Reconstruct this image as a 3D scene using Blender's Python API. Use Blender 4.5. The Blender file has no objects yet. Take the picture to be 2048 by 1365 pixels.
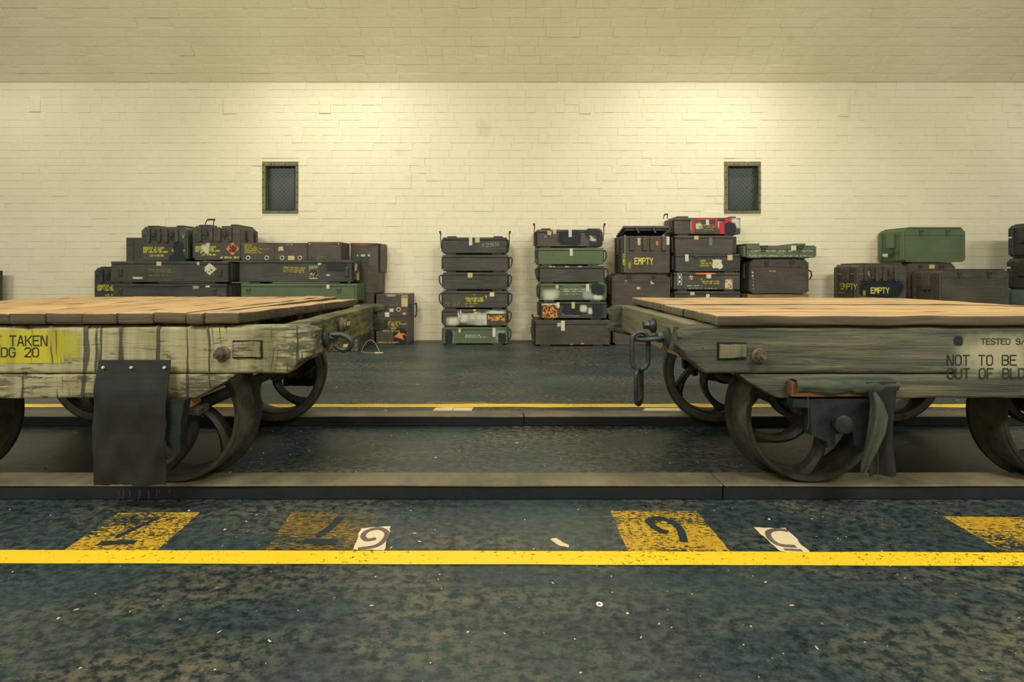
import bpy, math, random
from mathutils import Vector, Matrix, noise as mn
random.seed(7)
PI = math.pi
scn = bpy.context.scene
COL = scn.collection
H = 0.78                      # height of the lens above the floor (m)

# ------------------------------------------------------------------ camera, world, lights, exposure
cam_d = bpy.data.cameras.new('camera'); cam = bpy.data.objects.new('camera', cam_d); COL.objects.link(cam)
cam.location = (0, 0, H); cam.rotation_euler = (PI/2, 0, 0)
cam_d.sensor_width = 36; cam_d.lens = 1000/2048*36
cam_d.shift_x = (1024-1000)/2048; cam_d.shift_y = (545-682.5)/2048
cam_d.clip_start = 0.05
scn.camera = cam
w = bpy.data.worlds.new('world'); scn.world = w; w.use_nodes = True
w.node_tree.nodes['Background'].inputs[0].default_value = (0.16, 0.30, 0.30, 1)
w.node_tree.nodes['Background'].inputs[1].default_value = 0.55
scn.view_settings.view_transform = 'Standard'; scn.view_settings.look = 'None'
scn.view_settings.gamma = 1; scn.view_settings.use_curve_mapping = False
scn.view_settings.exposure = 0.68

def area(name, loc, sx, sy, watt, col=(1, .93, .74), rot=(0, 0, 0), spread=None):
    l = bpy.data.lights.new(name, 'AREA'); l.shape = 'RECTANGLE'; l.size = sx; l.size_y = sy
    l.energy = watt; l.color = col
    if spread: l.spread = math.radians(spread)
    o = bpy.data.objects.new(name, l); o.location = loc; o.rotation_euler = rot; COL.objects.link(o)
    return o
WARM = (1, .965, .87)
area('lamp_or_fill_wall_side', (-1.75, 4.82, 3.475), 1.8, .2, 15, WARM, spread=136)
area('lamp_or_fill_wall_side', (2.35, 4.82, 3.475), 1.8, .2, 16.5, WARM, spread=136)
area('lamp_or_fill_wall_side', (-5.9, 4.82, 3.475), 2.2, .2, 7, WARM, spread=136)  # added unseen fill, brightens the left end of the wall
area('lamp_or_fill_wall_side', (6.4, 4.82, 3.475), 2.2, .2, 5, WARM, spread=136)  # added unseen fill, brightens the right end of the wall
T = math.radians(42)
for lx, pw in ((-5.2, 68), (-1.7, 82), (2.2, 82), (5.8, 58)):
    area('fill_front_wall', (lx, -.55, 3.25), 1.6, .4, pw, (1, .965, .88), (T, 0, 0))  # added unseen fills behind the camera, tilted to brighten upright faces

# ------------------------------------------------------------------ helpers
def srgb(r, g, b):
    f = lambda v: (v/255/12.92) if v/255 <= .04045 else ((v/255+.055)/1.055)**2.4
    return (f(r), f(g), f(b), 1)

class MB:
    def __init__(s): s.v = []; s.f = []; s.uv = {}
    def add(s, vs, fs, uvs=None):
        n = len(s.v); s.v += [tuple(p) for p in vs]
        for i, f in enumerate(fs):
            s.f.append(tuple(n+a for a in f))
            if uvs: s.uv[len(s.f)-1] = uvs[i]
    def build(s, name, mat, parent=None, smooth=False, loc=None, kind=None, label=None):
        me = bpy.data.meshes.new(name); me.from_pydata(s.v, [], s.f)
        if s.uv:
            ul = me.uv_layers.new(name='uv')
            for p in me.polygons:
                u = s.uv.get(p.index)
                if u:
                    for li, c in zip(p.loop_indices, u): ul.data[li].uv = c
        me.materials.append(mat)
        if smooth:
            me.polygons.foreach_set('use_smooth', [True]*len(me.polygons))
            try: me.set_sharp_from_angle(angle=math.radians(38))
            except Exception: pass
        me.update()
        o = bpy.data.objects.new(name, me); COL.objects.link(o)
        if parent: o.parent = parent
        if loc: o.location = loc
        if kind: o['kind'] = kind
        if label: o['label'] = label
        return o

def tag(o, label, cat, group=None):
    o['label'] = label; o['category'] = cat
    if group: o['group'] = group
    return o
def empty(name, loc, rz=0):
    o = bpy.data.objects.new(name, None); COL.objects.link(o); o.location = loc
    o.rotation_euler = (0, 0, rz); o.empty_display_size = .1
    return o

def rbox(mb, a, b, r=.004, n=(1, 1, 1), amp=0, freq=6, warp=None, seed=0):
    """box from corner a to corner b with rounded edges and an uneven surface"""
    cs = []
    for k in range(3):
        L = b[k]-a[k]; rr = min(r, L*.45); m = n[k]
        c = [0, rr*.35, rr] if rr > 0 else [0]
        inner = [rr+(L-2*rr)*i/m for i in range(1, m)]
        e = [L-rr, L-rr*.35, L] if rr > 0 else [L]
        cs.append([a[k]+t for t in c+inner+e])
    idx = {}; vs = []
    lens = [len(c)-1 for c in cs]
    def vert(i, j, k):
        key = (i, j, k)
        if key not in idx:
            p = Vector((cs[0][i], cs[1][j], cs[2][k]))
            q = Vector([min(max(p[t], a[t]+min(r, (b[t]-a[t])*.45)), b[t]-min(r, (b[t]-a[t])*.45)) for t in range(3)])
            d = p-q
            if d.length > 1e-9:
                d.normalize(); rr = min(r, min(b[t]-a[t] for t in range(3))*.45)
                p = q+d*rr if r > 0 else p
            if amp:
                p = p+mn.noise_vector(p*freq+Vector((seed*7.1, seed*3.3, 0)))*amp
            if warp: p = Vector(warp(p))
            idx[key] = len(vs); vs.append(p)
        return idx[key]
    fs = []
    I, J, K = lens
    for i in range(I):
        for j in range(J):
            fs.append((vert(i, j, 0), vert(i, j+1, 0), vert(i+1, j+1, 0), vert(i+1, j, 0)))
            fs.append((vert(i, j, K), vert(i+1, j, K), vert(i+1, j+1, K), vert(i, j+1, K)))
    for i in range(I):
        for k in range(K):
            fs.append((vert(i, 0, k), vert(i+1, 0, k), vert(i+1, 0, k+1), vert(i, 0, k+1)))
            fs.append((vert(i, J, k), vert(i, J, k+1), vert(i+1, J, k+1), vert(i+1, J, k)))
    for j in range(J):
        for k in range(K):
            fs.append((vert(0, j, k), vert(0, j, k+1), vert(0, j+1, k+1), vert(0, j+1, k)))
            fs.append((vert(I, j, k), vert(I, j+1, k), vert(I, j+1, k+1), vert(I, j, k+1)))
    mb.add(vs, fs)
    return mb

def cbox(mb, a, b, c=.003):
    """plain box with chamfered edges: 24 vertices"""
    x0, y0, z0 = a; x1, y1, z1 = b
    c = min(c, (x1-x0)*.3, (y1-y0)*.3, (z1-z0)*.3)
    vs = []; ix = {}
    for sx in (0, 1):
        for sy in (0, 1):
            for sz in (0, 1):
                X = (x0, x1)[sx]; Y = (y0, y1)[sy]; Z = (z0, z1)[sz]
                ix_, iy_, iz_ = X+(c, -c)[sx], Y+(c, -c)[sy], Z+(c, -c)[sz]
                ix[sx, sy, sz, 0] = len(vs); vs.append((X, iy_, iz_))
                ix[sx, sy, sz, 1] = len(vs); vs.append((ix_, Y, iz_))
                ix[sx, sy, sz, 2] = len(vs); vs.append((ix_, iy_, Z))
    g = lambda *k: ix[k]
    fs = [(g(0,0,0,0), g(0,0,1,0), g(0,1,1,0), g(0,1,0,0)), (g(1,0,0,0), g(1,1,0,0), g(1,1,1,0), g(1,0,1,0)),
          (g(0,0,0,1), g(1,0,0,1), g(1,0,1,1), g(0,0,1,1)), (g(0,1,0,1), g(0,1,1,1), g(1,1,1,1), g(1,1,0,1)),
          (g(0,0,0,2), g(0,1,0,2), g(1,1,0,2), g(1,0,0,2)), (g(0,0,1,2), g(1,0,1,2), g(1,1,1,2), g(0,1,1,2))]
    for s in (0, 1):
        for t in (0, 1):
            fs.append((g(s,t,0,0), g(s,t,0,1), g(s,t,1,1), g(s,t,1,0)))
            fs.append((g(s,0,t,0), g(s,0,t,2), g(s,1,t,2), g(s,1,t,0)))
            fs.append((g(0,s,t,1), g(0,s,t,2), g(1,s,t,2), g(1,s,t,1)))
    for s in (0, 1):
        for t in (0, 1):
            for u in (0, 1): fs.append((g(s,t,u,0), g(s,t,u,1), g(s,t,u,2)))
    mb.add(vs, fs); return mb

def tube(mb, pts, r, n=8, closed=False, rad=None):
    pts = [Vector(p) for p in pts]; N = len(pts); vs = []; fs = []
    prev = None
    for i, p in enumerate(pts):
        if closed: t = pts[(i+1) % N]-pts[i-1]
        else: t = pts[min(i+1, N-1)]-pts[max(i-1, 0)]
        t.normalize()
        if prev is None:
            u = t.orthogonal().normalized()
        else:
            u = (prev-t*prev.dot(t)).normalized()
        prev = u; w_ = t.cross(u)
        rr = rad[i] if rad else r
        for k in range(n):
            a = 2*PI*k/n; vs.append(p+u*math.cos(a)*rr+w_*math.sin(a)*rr)
    M = N if closed else N-1
    for i in range(M):
        for k in range(n):
            a = i*n+k; b = i*n+(k+1) % n; c = ((i+1) % N)*n+(k+1) % n; d = ((i+1) % N)*n+k
            fs.append((a, b, c, d))
    if not closed:
        fs.append(tuple(range(n))[::-1]); fs.append(tuple((N-1)*n+k for k in range(n)))
    mb.add(vs, fs); return mb

def lathe(mb, prof, c, n=24, axis='y'):
    """prof: list of (radius, offset along axis); c: centre"""
    vs = []; fs = []
    for r, o in prof:
        for k in range(n):
            a = 2*PI*k/n
            if axis == 'y': vs.append((c[0]+r*math.cos(a), c[1]+o, c[2]+r*math.sin(a)))
            elif axis == 'x': vs.append((c[0]+o, c[1]+r*math.cos(a), c[2]+r*math.sin(a)))
            else: vs.append((c[0]+r*math.cos(a), c[1]+r*math.sin(a), c[2]+o))
    for i in range(len(prof)-1):
        for k in range(n):
            fs.append((i*n+k, i*n+(k+1) % n, (i+1)*n+(k+1) % n, (i+1)*n+k))
    mb.add(vs, fs); return mb

def prism(mb, poly, y0, y1):
    """poly of (x,z), extruded from y0 to y1"""
    n = len(poly)
    vs = [(x, y0, z) for x, z in poly]+[(x, y1, z) for x, z in poly]
    fs = [tuple(range(n)), tuple(range(n, 2*n))[::-1]]+[(i, i+n, (i+1) % n+n, (i+1) % n) for i in range(n)]
    mb.add(vs, fs); return mb

def sheet(mb, fn, nu, nv, th=.003):
    vs = []; fs = []
    for s in (0, 1):
        for i in range(nu+1):
            for j in range(nv+1):
                p = Vector(fn(i/nu, j/nv)); p.y += th*s
                vs.append(p)
    q = lambda s, i, j: s*(nu+1)*(nv+1)+i*(nv+1)+j
    for i in range(nu):
        for j in range(nv):
            fs.append((q(0,i,j), q(0,i+1,j), q(0,i+1,j+1), q(0,i,j+1)))
            fs.append((q(1,i,j), q(1,i,j+1), q(1,i+1,j+1), q(1,i+1,j)))
    for i in range(nu):
        fs.append((q(0,i,0), q(1,i,0), q(1,i+1,0), q(0,i+1,0))); fs.append((q(0,i,nv), q(0,i+1,nv), q(1,i+1,nv), q(1,i,nv)))
    for j in range(nv):
        fs.append((q(0,0,j), q(0,0,j+1), q(1,0,j+1), q(1,0,j))); fs.append((q(0,nu,j), q(1,nu,j), q(1,nu,j+1), q(0,nu,j+1)))
    mb.add(vs, fs); return mb

# ------------------------------------------------------------------ lettering: strokes on a 4 x 6 grid
G = {'A':'00 04 15 35 44 40;02 42','B':'00 06 36 45 44 33 03;33 42 41 30 00','C':'45 36 16 05 01 10 30 41','D':'00 06 26 44 42 20 00',
'E':'46 06 00 40;03 33','F':'46 06 00;03 33','G':'45 36 16 05 01 10 30 41 43 23','H':'00 06;40 46;03 43','I':'20 26','J':'46 41 30 10 01',
'K':'00 06;46 03 40','L':'06 00 40','M':'00 06 23 46 40','N':'00 06 40 46','O':'10 01 05 16 36 45 41 30 10','P':'00 06 36 45 44 33 03',
'Q':'10 01 05 16 36 45 41 30 10;22 40','R':'00 06 36 45 44 33 03;23 40','S':'45 36 16 05 04 13 33 42 41 30 10 01','T':'06 46;26 20',
'U':'06 01 10 30 41 46','V':'06 20 46','W':'06 10 24 30 46','X':'00 46;06 40','Y':'06 23 46;23 20','Z':'06 46 00 40',
'0':'10 01 05 16 36 45 41 30 10','1':'15 26 20','2':'05 16 36 45 44 00 40','3':'05 16 36 45 44 33 13;33 42 41 30 10 01','4':'30 36 02 42',
'5':'46 06 04 34 43 41 30 10 01','6':'45 36 16 05 01 10 30 41 42 33 03','7':'06 46 10','8':'13 04 05 16 36 45 44 33 13 02 01 10 30 41 42 33',
'9':'01 10 30 41 45 36 16 05 04 13 43','-':'13 33','.':'10 11','/':'00 46','(':'36 14 12 30',')':'16 34 32 10','=':'12 32;14 34'}
GS = {'T':'0,6 4,6;2,5 2,0','A':'0,0 1.7,6;2.5,6 4,0;1.3,1.8 2.9,1.8','K':'0,0 0,6;1,3 4,6;1.4,3.4 4,0','E':'0,0 0,6;1,6 4,6;1,3.1 3.3,3.1;1,0 4,0',
'N':'0,0 0,6;.8,5.8 3.2,.2;4,0 4,6','D':'0,0 0,6;1.1,6 3,6 4,5 4,1 3,0 1.1,0','G':'1.5,6 1,6 0,5 0,1 1,0 1.5,0;2.5,6 3,6 4,5;2.5,0 3,0 4,1 4,2.8 2.6,2.8',
'2':'0,5 1,6 3,6 4,5 4,4 2.5,2.5;1.7,1.7 0,0;1.2,0 4,0','0':'1.5,6 1,6 0,5 0,1 1,0 1.5,0;2.5,6 3,6 4,5 4,1 3,0 2.5,0','B':'0,0 0,6;1.1,6 3,6 4,5.2 4,3.9 3,3.1 1.1,3.1;3.2,2.9 4,2.2 4,.8 3,0 1.1,0',
'U':'0,6 0,1 1,0 1.5,0;4,6 4,1 3,0 2.5,0','F':'0,0 0,6;1,6 4,6;1,3.1 3.3,3.1','L':'0,0 0,6;1,0 4,0','S':'4,5 3,6 2.5,6;1.5,6 1,6 0,5 0,4 1,3.2 3,2.8 4,2 4,1 3,0 2.5,0;1.5,0 1,0 0,1',
'M':'0,0 0,6;.8,5.8 2,2.6 3.2,5.8;4,6 4,0','P':'0,0 0,6;1.1,6 3,6 4,5 4,4 3,3 1.1,3','Y':'0,6 1.6,3.4;4,6 2.4,3.4;2,2.5 2,0'}
GS['O'] = GS['0']
def text_mesh(mb, s, org, U, V, h, wd=.75, sw=.9, stencil=False, gap=1.5):
    """writes s: org = lower left corner, U and V unit directions, h = letter height; returns its length"""
    org = Vector(org); U = Vector(U); V = Vector(V); k = h/6.; kx = k*wd/.66*.9; nrm = U.cross(V).normalized(); li = 0
    x = 0
    for ch in s:
        if ch in G:
            alt = stencil and ch in GS
            for pl in (GS if alt else G)[ch].split(';'):
                P = [Vector([float(q) for q in t.split(',')]) if alt else Vector((int(t[0]), int(t[1]))) for t in pl.split()]
                for a, b in zip(P, P[1:]):
                    d = b-a; L = d.length
                    if L == 0: continue
                    d /= L; n = Vector((-d.y, d.x))*sw/2
                    segs = [(a-d*sw*.45, b+d*sw*.45)]
                    for p, q in segs:
                        c = [p-n, q-n, q+n, p+n]
                        li += 1; mb.add([org+nrm*.00006*(li % 12)+U*(x+t.x)*kx+V*t.y*k for t in c], [(0, 1, 2, 3)])
        x += 4+gap
    return x*kx

# ------------------------------------------------------------------ materials
class NT:
    def __init__(s, name):
        m = bpy.data.materials.new(name); m.use_nodes = True
        s.m = m; s.t = m.node_tree; s.b = s.t.nodes['Principled BSDF']; s.out = s.t.nodes['Material Output']
    def n(s, ty, props=None, **inp):
        nd = s.t.nodes.new(ty)
        for k, v in (props or {}).items(): setattr(nd, k, v)
        for k, v in inp.items():
            key = int(k[1:]) if k[0] == 'i' and k[1:].isdigit() else k
            s.set(nd.inputs[key], v)
        return nd
    def set(s, sock, v):
        if isinstance(v, bpy.types.NodeSocket): s.t.links.new(v, sock)
        else: sock.default_value = v
    def co(s, kind='Object', scale=(1, 1, 1), rot=(0, 0, 0)):
        if kind == 'World': c = s.n('ShaderNodeNewGeometry').outputs['Position']
        else: c = s.n('ShaderNodeTexCoord').outputs[kind]
        mp = s.n('ShaderNodeMapping', i0=c); mp.inputs['Scale'].default_value = scale; mp.inputs['Rotation'].default_value = rot
        return mp.outputs[0]
    def noise(s, vec, scale, detail=4, rough=.55, dist=0):
        nd = s.n('ShaderNodeTexNoise', i0=vec); nd.inputs['Scale'].default_value = scale
        nd.inputs['Detail'].default_value = detail; nd.inputs['Roughness'].default_value = rough; nd.inputs['Distortion'].default_value = dist
        return nd.outputs[0]
    def ramp(s, f, stops):
        r = s.n('ShaderNodeValToRGB', Fac=f); e = r.color_ramp.elements
        while len(e) < len(stops): e.new(.5)
        for el, (p, c) in zip(e, stops):
            el.position = p; el.color = c if isinstance(c, tuple) else (c, c, c, 1)
        return r.outputs[0]
    def mix(s, f, a, b, blend='MIX'):
        nd = s.n('ShaderNodeMixRGB', {'blend_type': blend}); s.set(nd.inputs[0], f); s.set(nd.inputs[1], a); s.set(nd.inputs[2], b)
        return nd.outputs[0]
    def math(s, op, a, b=0.0):
        nd = s.n('ShaderNodeMath', {'operation': op}); s.set(nd.inputs[0], a); s.set(nd.inputs[1], b); return nd.outputs[0]
    def bump(s, h, strength=.3, dist=.01, nrm=None):
        nd = s.n('ShaderNodeBump', Height=h); nd.inputs['Strength'].default_value = strength; nd.inputs['Distance'].default_value = dist
        if nrm: s.set(nd.inputs['Normal'], nrm)
        return nd.outputs[0]
    def fin(s, col, rough=.6, nrm=None, metal=0, alpha=None, spec=.4):
        s.set(s.b.inputs['Base Color'], col); s.set(s.b.inputs['Roughness'], rough); s.b.inputs['Metallic'].default_value = metal
        s.b.inputs['Specular IOR Level'].default_value = spec
        if nrm: s.set(s.b.inputs['Normal'], nrm)
        if alpha is not None: s.set(s.b.inputs['Alpha'], alpha)
        return s.m

def m_brick(name, c1, c2, b1=.35):
    t = NT(name); w1 = t.co('World'); ws = t.co('World', (1, 1, 2.2))
    a = t.noise(w1, .9, 3); f = t.noise(w1, 35, 5, .6); l = t.noise(ws, 9, 5, .6)
    col = t.mix(t.ramp(a, [(.35, 0.), (.7, 1.)]), c1, c2)
    st = t.ramp(t.noise(w1, 2.3, 2), [(.70, 0.), (.78, 1.)])
    col = t.mix(t.math('MULTIPLY', st, .3), col, srgb(196, 170, 104))
    n1 = t.bump(l, b1, .012); n2 = t.bump(f, .22, .002, n1)
    return t.fin(col, .55, n2)
M = {}
M['wall'] = m_brick('cream_painted_brick', srgb(232, 224, 194), srgb(224, 215, 182), .25)
M['vault'] = m_brick('cream_painted_vault_brick', srgb(238, 228, 192), srgb(230, 219, 180), .7)

def m_floor():
    t = NT('worn_bitumen_floor'); w1 = t.co('World'); ws = t.co('World', (.35, 1, 1))
    big = t.noise(w1, .55, 4, .6, .4); mid = t.noise(ws, 3.2, 6, .65, .6); fine = t.noise(t.co('World', (.7, 1, 1)), 46, 8, .75); fs = t.noise(w1, 140, 2)
    base = t.mix(t.ramp(fine, [(.38, 0.), (.62, 1.)]), srgb(15, 28, 32), srgb(58, 71, 69))
    wear = t.math('MULTIPLY', t.ramp(mid, [(.44, 0.), (.66, 1.)]), t.ramp(fine, [(.45, 0.), (.56, 1.)]))
    wear = t.math('MULTIPLY', wear, t.ramp(big, [(.35, .45), (.65, 1.)]))
    col = t.mix(wear, base, srgb(116, 104, 76))
    dk = t.math('MULTIPLY', t.ramp(t.noise(ws, 1.7, 5, .65, 1.2), [(.50, 0.), (.62, .6)]), t.ramp(fine, [(.3, 1.), (.62, .35)]))
    col = t.mix(dk, col, srgb(10, 20, 24))
    gt = t.math('MULTIPLY', t.ramp(t.noise(w1, .8, 3, .5, .3), [(.48, 0.), (.62, .75)]), t.ramp(t.noise(w1, 10, 4), [(.3, .5), (.6, 1.)]))
    col = t.mix(gt, col, srgb(60, 74, 70))
    sp = t.ramp(fs, [(.71, 0.), (.76, 1.)])
    col = t.mix(t.math('MULTIPLY', sp, .5), col, srgb(170, 165, 138))
    rg = t.ramp(fine, [(.3, .30), (.7, .56)])
    n = t.bump(fine, .35, .004)
    return t.fin(col, rg, n, spec=.45)
M['floor'] = m_floor()

def m_floorpaint(name, c1, c2, wear_lo, wear_hi, sc=(1, 1, 1), pat=.5):
    t = NT(name); w1 = t.co('World', sc)
    a = t.noise(w1, 85, 8, .78, .3); b = t.noise(w1, 4, 3)
    m = t.math('ADD', a, t.math('MULTIPLY', t.math('SUBTRACT', b, .5), pat))
    al = t.ramp(m, [(wear_lo, 0.), (wear_hi, 1.)])
    col = t.mix(t.ramp(b, [(.3, 0.), (.7, 1.)]), c1, c2)
    return t.fin(col, .5, t.bump(a, .2, .002), alpha=al)
M['line_yellow'] = m_floorpaint('yellow_line_paint', srgb(232, 196, 32), srgb(222, 186, 40), .392, .41, (.8, 1.2, 1), .22)
M['patch_yellow'] = m_floorpaint('worn_yellow_patch_paint', srgb(206, 168, 44), srgb(176, 138, 40), .465, .52, (.7, 1.5, 1))
M['patch_faint'] = m_floorpaint('faded_yellow_patch_paint', srgb(158, 124, 44), srgb(126, 102, 48), .48, .60, (.5, 1.6, 1))
M['patch_white'] = m_floorpaint('cream_patch_paint', srgb(216, 200, 164), srgb(204, 188, 150), .30, .34)
M['glyph_brown'] = m_floorpaint('brown_number_paint', srgb(108, 92, 80), srgb(88, 76, 70), .30, .40)
M['glyph_dark'] = m_floorpaint('dark_number_paint', srgb(32, 42, 46), srgb(40, 50, 50), .28, .38)

def m_wood(name, c1, c2, c3, axis='x', rough=.7, gsc=1.0, bump=.6, crack=.5, paint=None, drips=False, pt=(.45, .55), endwear=False):
    t = NT(name)
    st = {'x': (1.2, 22, 22), 'y': (22, 1.2, 22), 'z': (22, 22, 1.2)}[axis]
    st = tuple(v*gsc for v in st)
    g = t.co('Object', st); gw = t.co('Object')
    rnd = t.n('ShaderNodeObjectInfo').outputs['Random']
    off = t.n('ShaderNodeVectorMath', {'operation': 'ADD'}, i0=g)
    cmb = t.n('ShaderNodeCombineXYZ'); t.set(cmb.inputs[0], t.math('MULTIPLY', rnd, 37.)); t.set(cmb.inputs[1], t.math('MULTIPLY', rnd, 91.)); t.set(cmb.inputs[2], t.math('MULTIPLY', rnd, 53.))
    t.set(off.inputs[1], cmb.outputs[0]); g = off.outputs[0]
    a = t.noise(g, 1.6, 6, .7, .8); b = t.noise(g, 5, 4, .7); c = t.noise(gw, 2.2, 4)
    col = t.ramp(a, [(.28, c3), (.48, c1), (.72, c2)])
    col = t.mix(t.ramp(c, [(.35, .0), (.7, .55)]), col, c3)
    cr = t.ramp(b, [(.26, 1.), (.36, 0.)])
    col = t.mix(t.math('MULTIPLY', cr, crack), col, srgb(28, 28, 24))
    hv = t.math('ADD', a, t.math('MULTIPLY', b, .6))
    rg = rough
    if paint:
        wn = t.noise(t.co('World', (3, 3, 16)), 3.5, 7, .75, .3); w2 = t.noise(t.co('World'), 3, 3)
        pm = t.math('ADD', wn, t.math('MULTIPLY', t.math('SUBTRACT', w2, .5), .45))
        if endwear:   # the paint has worn away from the battered end of the beam
            sx = t.n('ShaderNodeSeparateXYZ', i0=t.co('World')).outputs[0]
            mr = t.n('ShaderNodeMapRange', i0=sx, i1=-.92, i2=-.60, i3=0., i4=.20).outputs[0]
            pm = t.math('ADD', pm, mr)
        pm = t.ramp(pm, [(pt[0], 1.), (pt[1], 0.)])
        pc = t.mix(t.noise(gw, 5, 3), paint, tuple([v*.72 for v in paint[:3]])+(1,))
        col = t.mix(pm, col, pc)
    if drips:
        col = drip(t, col)
    return t.fin(col, rg, t.bump(hv, bump, .004), spec=.3)
def drip(t, col):
    wv = t.co('World', (1, 1, .035))
    wob = t.noise(t.co('World', (1, 1, 1)), 7, 2)
    ad = t.n('ShaderNodeVectorMath', {'operation': 'ADD'}, i0=wv); cm = t.n('ShaderNodeCombineXYZ'); t.set(cm.inputs[0], t.math('MULTIPLY', wob, .035))
    t.set(ad.inputs[1], cm.outputs[0])
    d1 = t.noise(ad.outputs[0], 46, 2, .6); d2 = t.noise(t.co('World', (1, 1, .10)), 9, 4, .65)
    m1 = t.ramp(d1, [(.595, 0.), (.625, .85)]); m2 = t.ramp(d2, [(.46, 0.), (.66, .72)])
    col = t.mix(m2, col, srgb(84, 84, 56))
    return t.mix(m1, col, srgb(38, 44, 38))
M['deck_x'] = m_wood('sawn_deck_timber_lengthwise', srgb(196, 160, 108), srgb(220, 186, 132), srgb(136, 108, 74), 'x', .6, .8, .5, .6)
M['deck_y'] = m_wood('sawn_deck_timber_crosswise', srgb(188, 152, 100), srgb(214, 178, 124), srgb(128, 98, 66), 'y', .6, .8, .5, .6)
M['end_wood'] = m_wood('weathered_end_grain', srgb(110, 106, 82), srgb(134, 126, 98), srgb(66, 68, 56), 'z', .8, .8, .5, .6)
M['edge_wood'] = m_wood('weathered_plank_edge', srgb(76, 68, 52), srgb(110, 94, 68), srgb(38, 38, 32), 'x', .75, 1, .6, .7)
M['beam_grey'] = m_wood('grey_weathered_beam', srgb(78, 79, 64), srgb(122, 116, 92), srgb(34, 40, 37), 'x', .72, 1.3, 1., .8)
M['beam_grey_y'] = m_wood('grey_weathered_headstock', srgb(120, 114, 86), srgb(148, 138, 104), srgb(74, 74, 62), 'y', .72, .8, .7, .6)
M['beam_cream'] = m_wood('cream_painted_weathered_beam', srgb(92, 90, 66), srgb(124, 118, 86), srgb(38, 42, 36), 'x', .6, 1, .7, .7, srgb(160, 154, 116), True, (.57, .64), True)
M['beam_cream_low'] = m_wood('peeling_cream_lower_beam', srgb(84, 84, 64), srgb(118, 112, 82), srgb(32, 36, 32), 'x', .65, 1, .8, .8, srgb(150, 144, 108), True, (.48, .55))
M['beam_green_y'] = m_wood('mossy_dark_headstock', srgb(68, 72, 54), srgb(98, 96, 70), srgb(40, 44, 36), 'y', .72, .8, .7, .6, srgb(112, 112, 50), False, (.42, .5))
M['dark_wood'] = m_wood('dark_worn_wood', srgb(62, 58, 46), srgb(92, 82, 62), srgb(30, 32, 28), 'x', .75, 1, 1., .7)
M['orange_wood'] = m_wood('orange_hardwood_board', srgb(108, 74, 48), srgb(134, 92, 58), srgb(64, 48, 36), 'x', .6, 1, .4, .4)
M['crate_wood'] = m_wood('bare_crate_wood', srgb(160, 118, 74), srgb(188, 146, 96), srgb(104, 76, 50), 'x', .7, 1, .4, .5)
M['frame_wood'] = m_wood('olive_window_frame_wood', srgb(120, 116, 84), srgb(142, 136, 98), srgb(84, 84, 62), 'z', .7, 1, .4, .5)

def m_iron(name, c1, c2, rough=.45, metal=.6, sc=20, rust=0):
    t = NT(name); w1 = t.co('Object')
    a = t.noise(w1, sc, 6, .7)
    col = t.ramp(a, [(.35, c1), (.65, c2)])
    if rust:
        rm = t.ramp(t.noise(w1, sc*.6, 4), [(.5, 0.), (.62, rust)]); col = t.mix(rm, col, srgb(120, 84, 52))
    return t.fin(col, t.ramp(a, [(.3, rough-.08), (.7, rough+.2)]), t.bump(a, .35, .003), metal)
M['iron'] = m_iron('dark_iron', srgb(46, 54, 54), srgb(78, 84, 78), .42, .5, 20)
M['iron_dark'] = m_iron('black_greasy_iron', srgb(18, 26, 26), srgb(38, 44, 40), .5, .2, 16)
M['wheel'] = m_iron('greasy_cast_iron', srgb(28, 32, 28), srgb(54, 54, 44), .5, .2, 12, .06)
M['tread'] = m_iron('polished_wheel_tread', srgb(66, 70, 64), srgb(104, 104, 90), .36, .55, 14)
M['rail'] = m_iron('worn_rail_top', srgb(84, 80, 66), srgb(122, 112, 86), .42, .2, 5)
M['rail_face'] = m_iron('black_rail_timber', srgb(8, 15, 17), srgb(22, 27, 25), .75, 0, 7)
M['bolt'] = m_iron('rusty_bolt', srgb(74, 68, 54), srgb(112, 104, 84), .55, .4, 40, .25)

def m_paint(name, c1, var=.25, chip=.5, rough=.5, grain='x', dust=.25):
    t = NT(name); ob = t.co('Object'); rnd = t.n('ShaderNodeObjectInfo').outputs['Random']
    off = t.n('ShaderNodeVectorMath', {'operation': 'ADD'}, i0=ob); cm = t.n('ShaderNodeCombineXYZ')
    t.set(cm.inputs[0], t.math('MULTIPLY', rnd, 31.)); t.set(cm.inputs[2], t.math('MULTIPLY', rnd, 17.)); t.set(off.inputs[1], cm.outputs[0])
    p = off.outputs[0]
    mp = t.n('ShaderNodeMapping', i0=p); mp.inputs['Scale'].default_value = (2, 8, 18)
    a = t.noise(p, 4, 4); g = t.noise(mp.outputs[0], 2.5, 5, .7)
    dark = tuple(v*(1-var) for v in c1[:3])+(1,); lite = tuple(min(1, v*(1+var)+.004) for v in c1[:3])+(1,)
    col = t.ramp(a, [(.3, dark), (.7, lite)])
    col = t.mix(t.math('MULTIPLY', t.ramp(g, [(.45, 0.), (.75, 1.)]), dust), col, srgb(128, 116, 92))
    ch = t.ramp(t.noise(p, 42, 3, .6), [(.735, 0.), (.76, chip)])
    col = t.mix(ch, col, srgb(178, 150, 108))
    return t.fin(col, rough, t.bump(g, .22, .003), spec=.35)
M['brown'] = m_paint('brown_painted_chest', srgb(68, 66, 58))
M['brown2'] = m_paint('warm_brown_painted_chest', srgb(74, 67, 59))
M['brown3'] = m_paint('worn_dark_brown_chest', srgb(70, 65, 56), .3, .8, .5, 'x', .4)
M['grey'] = m_paint('charcoal_painted_chest', srgb(61, 62, 58))
M['black'] = m_paint('blackish_painted_chest', srgb(54, 56, 52))
M['green'] = m_paint('olive_green_chest', srgb(84, 102, 70), .12)
M['green2'] = m_paint('dark_green_chest', srgb(70, 86, 64), .12, .7)
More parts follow.
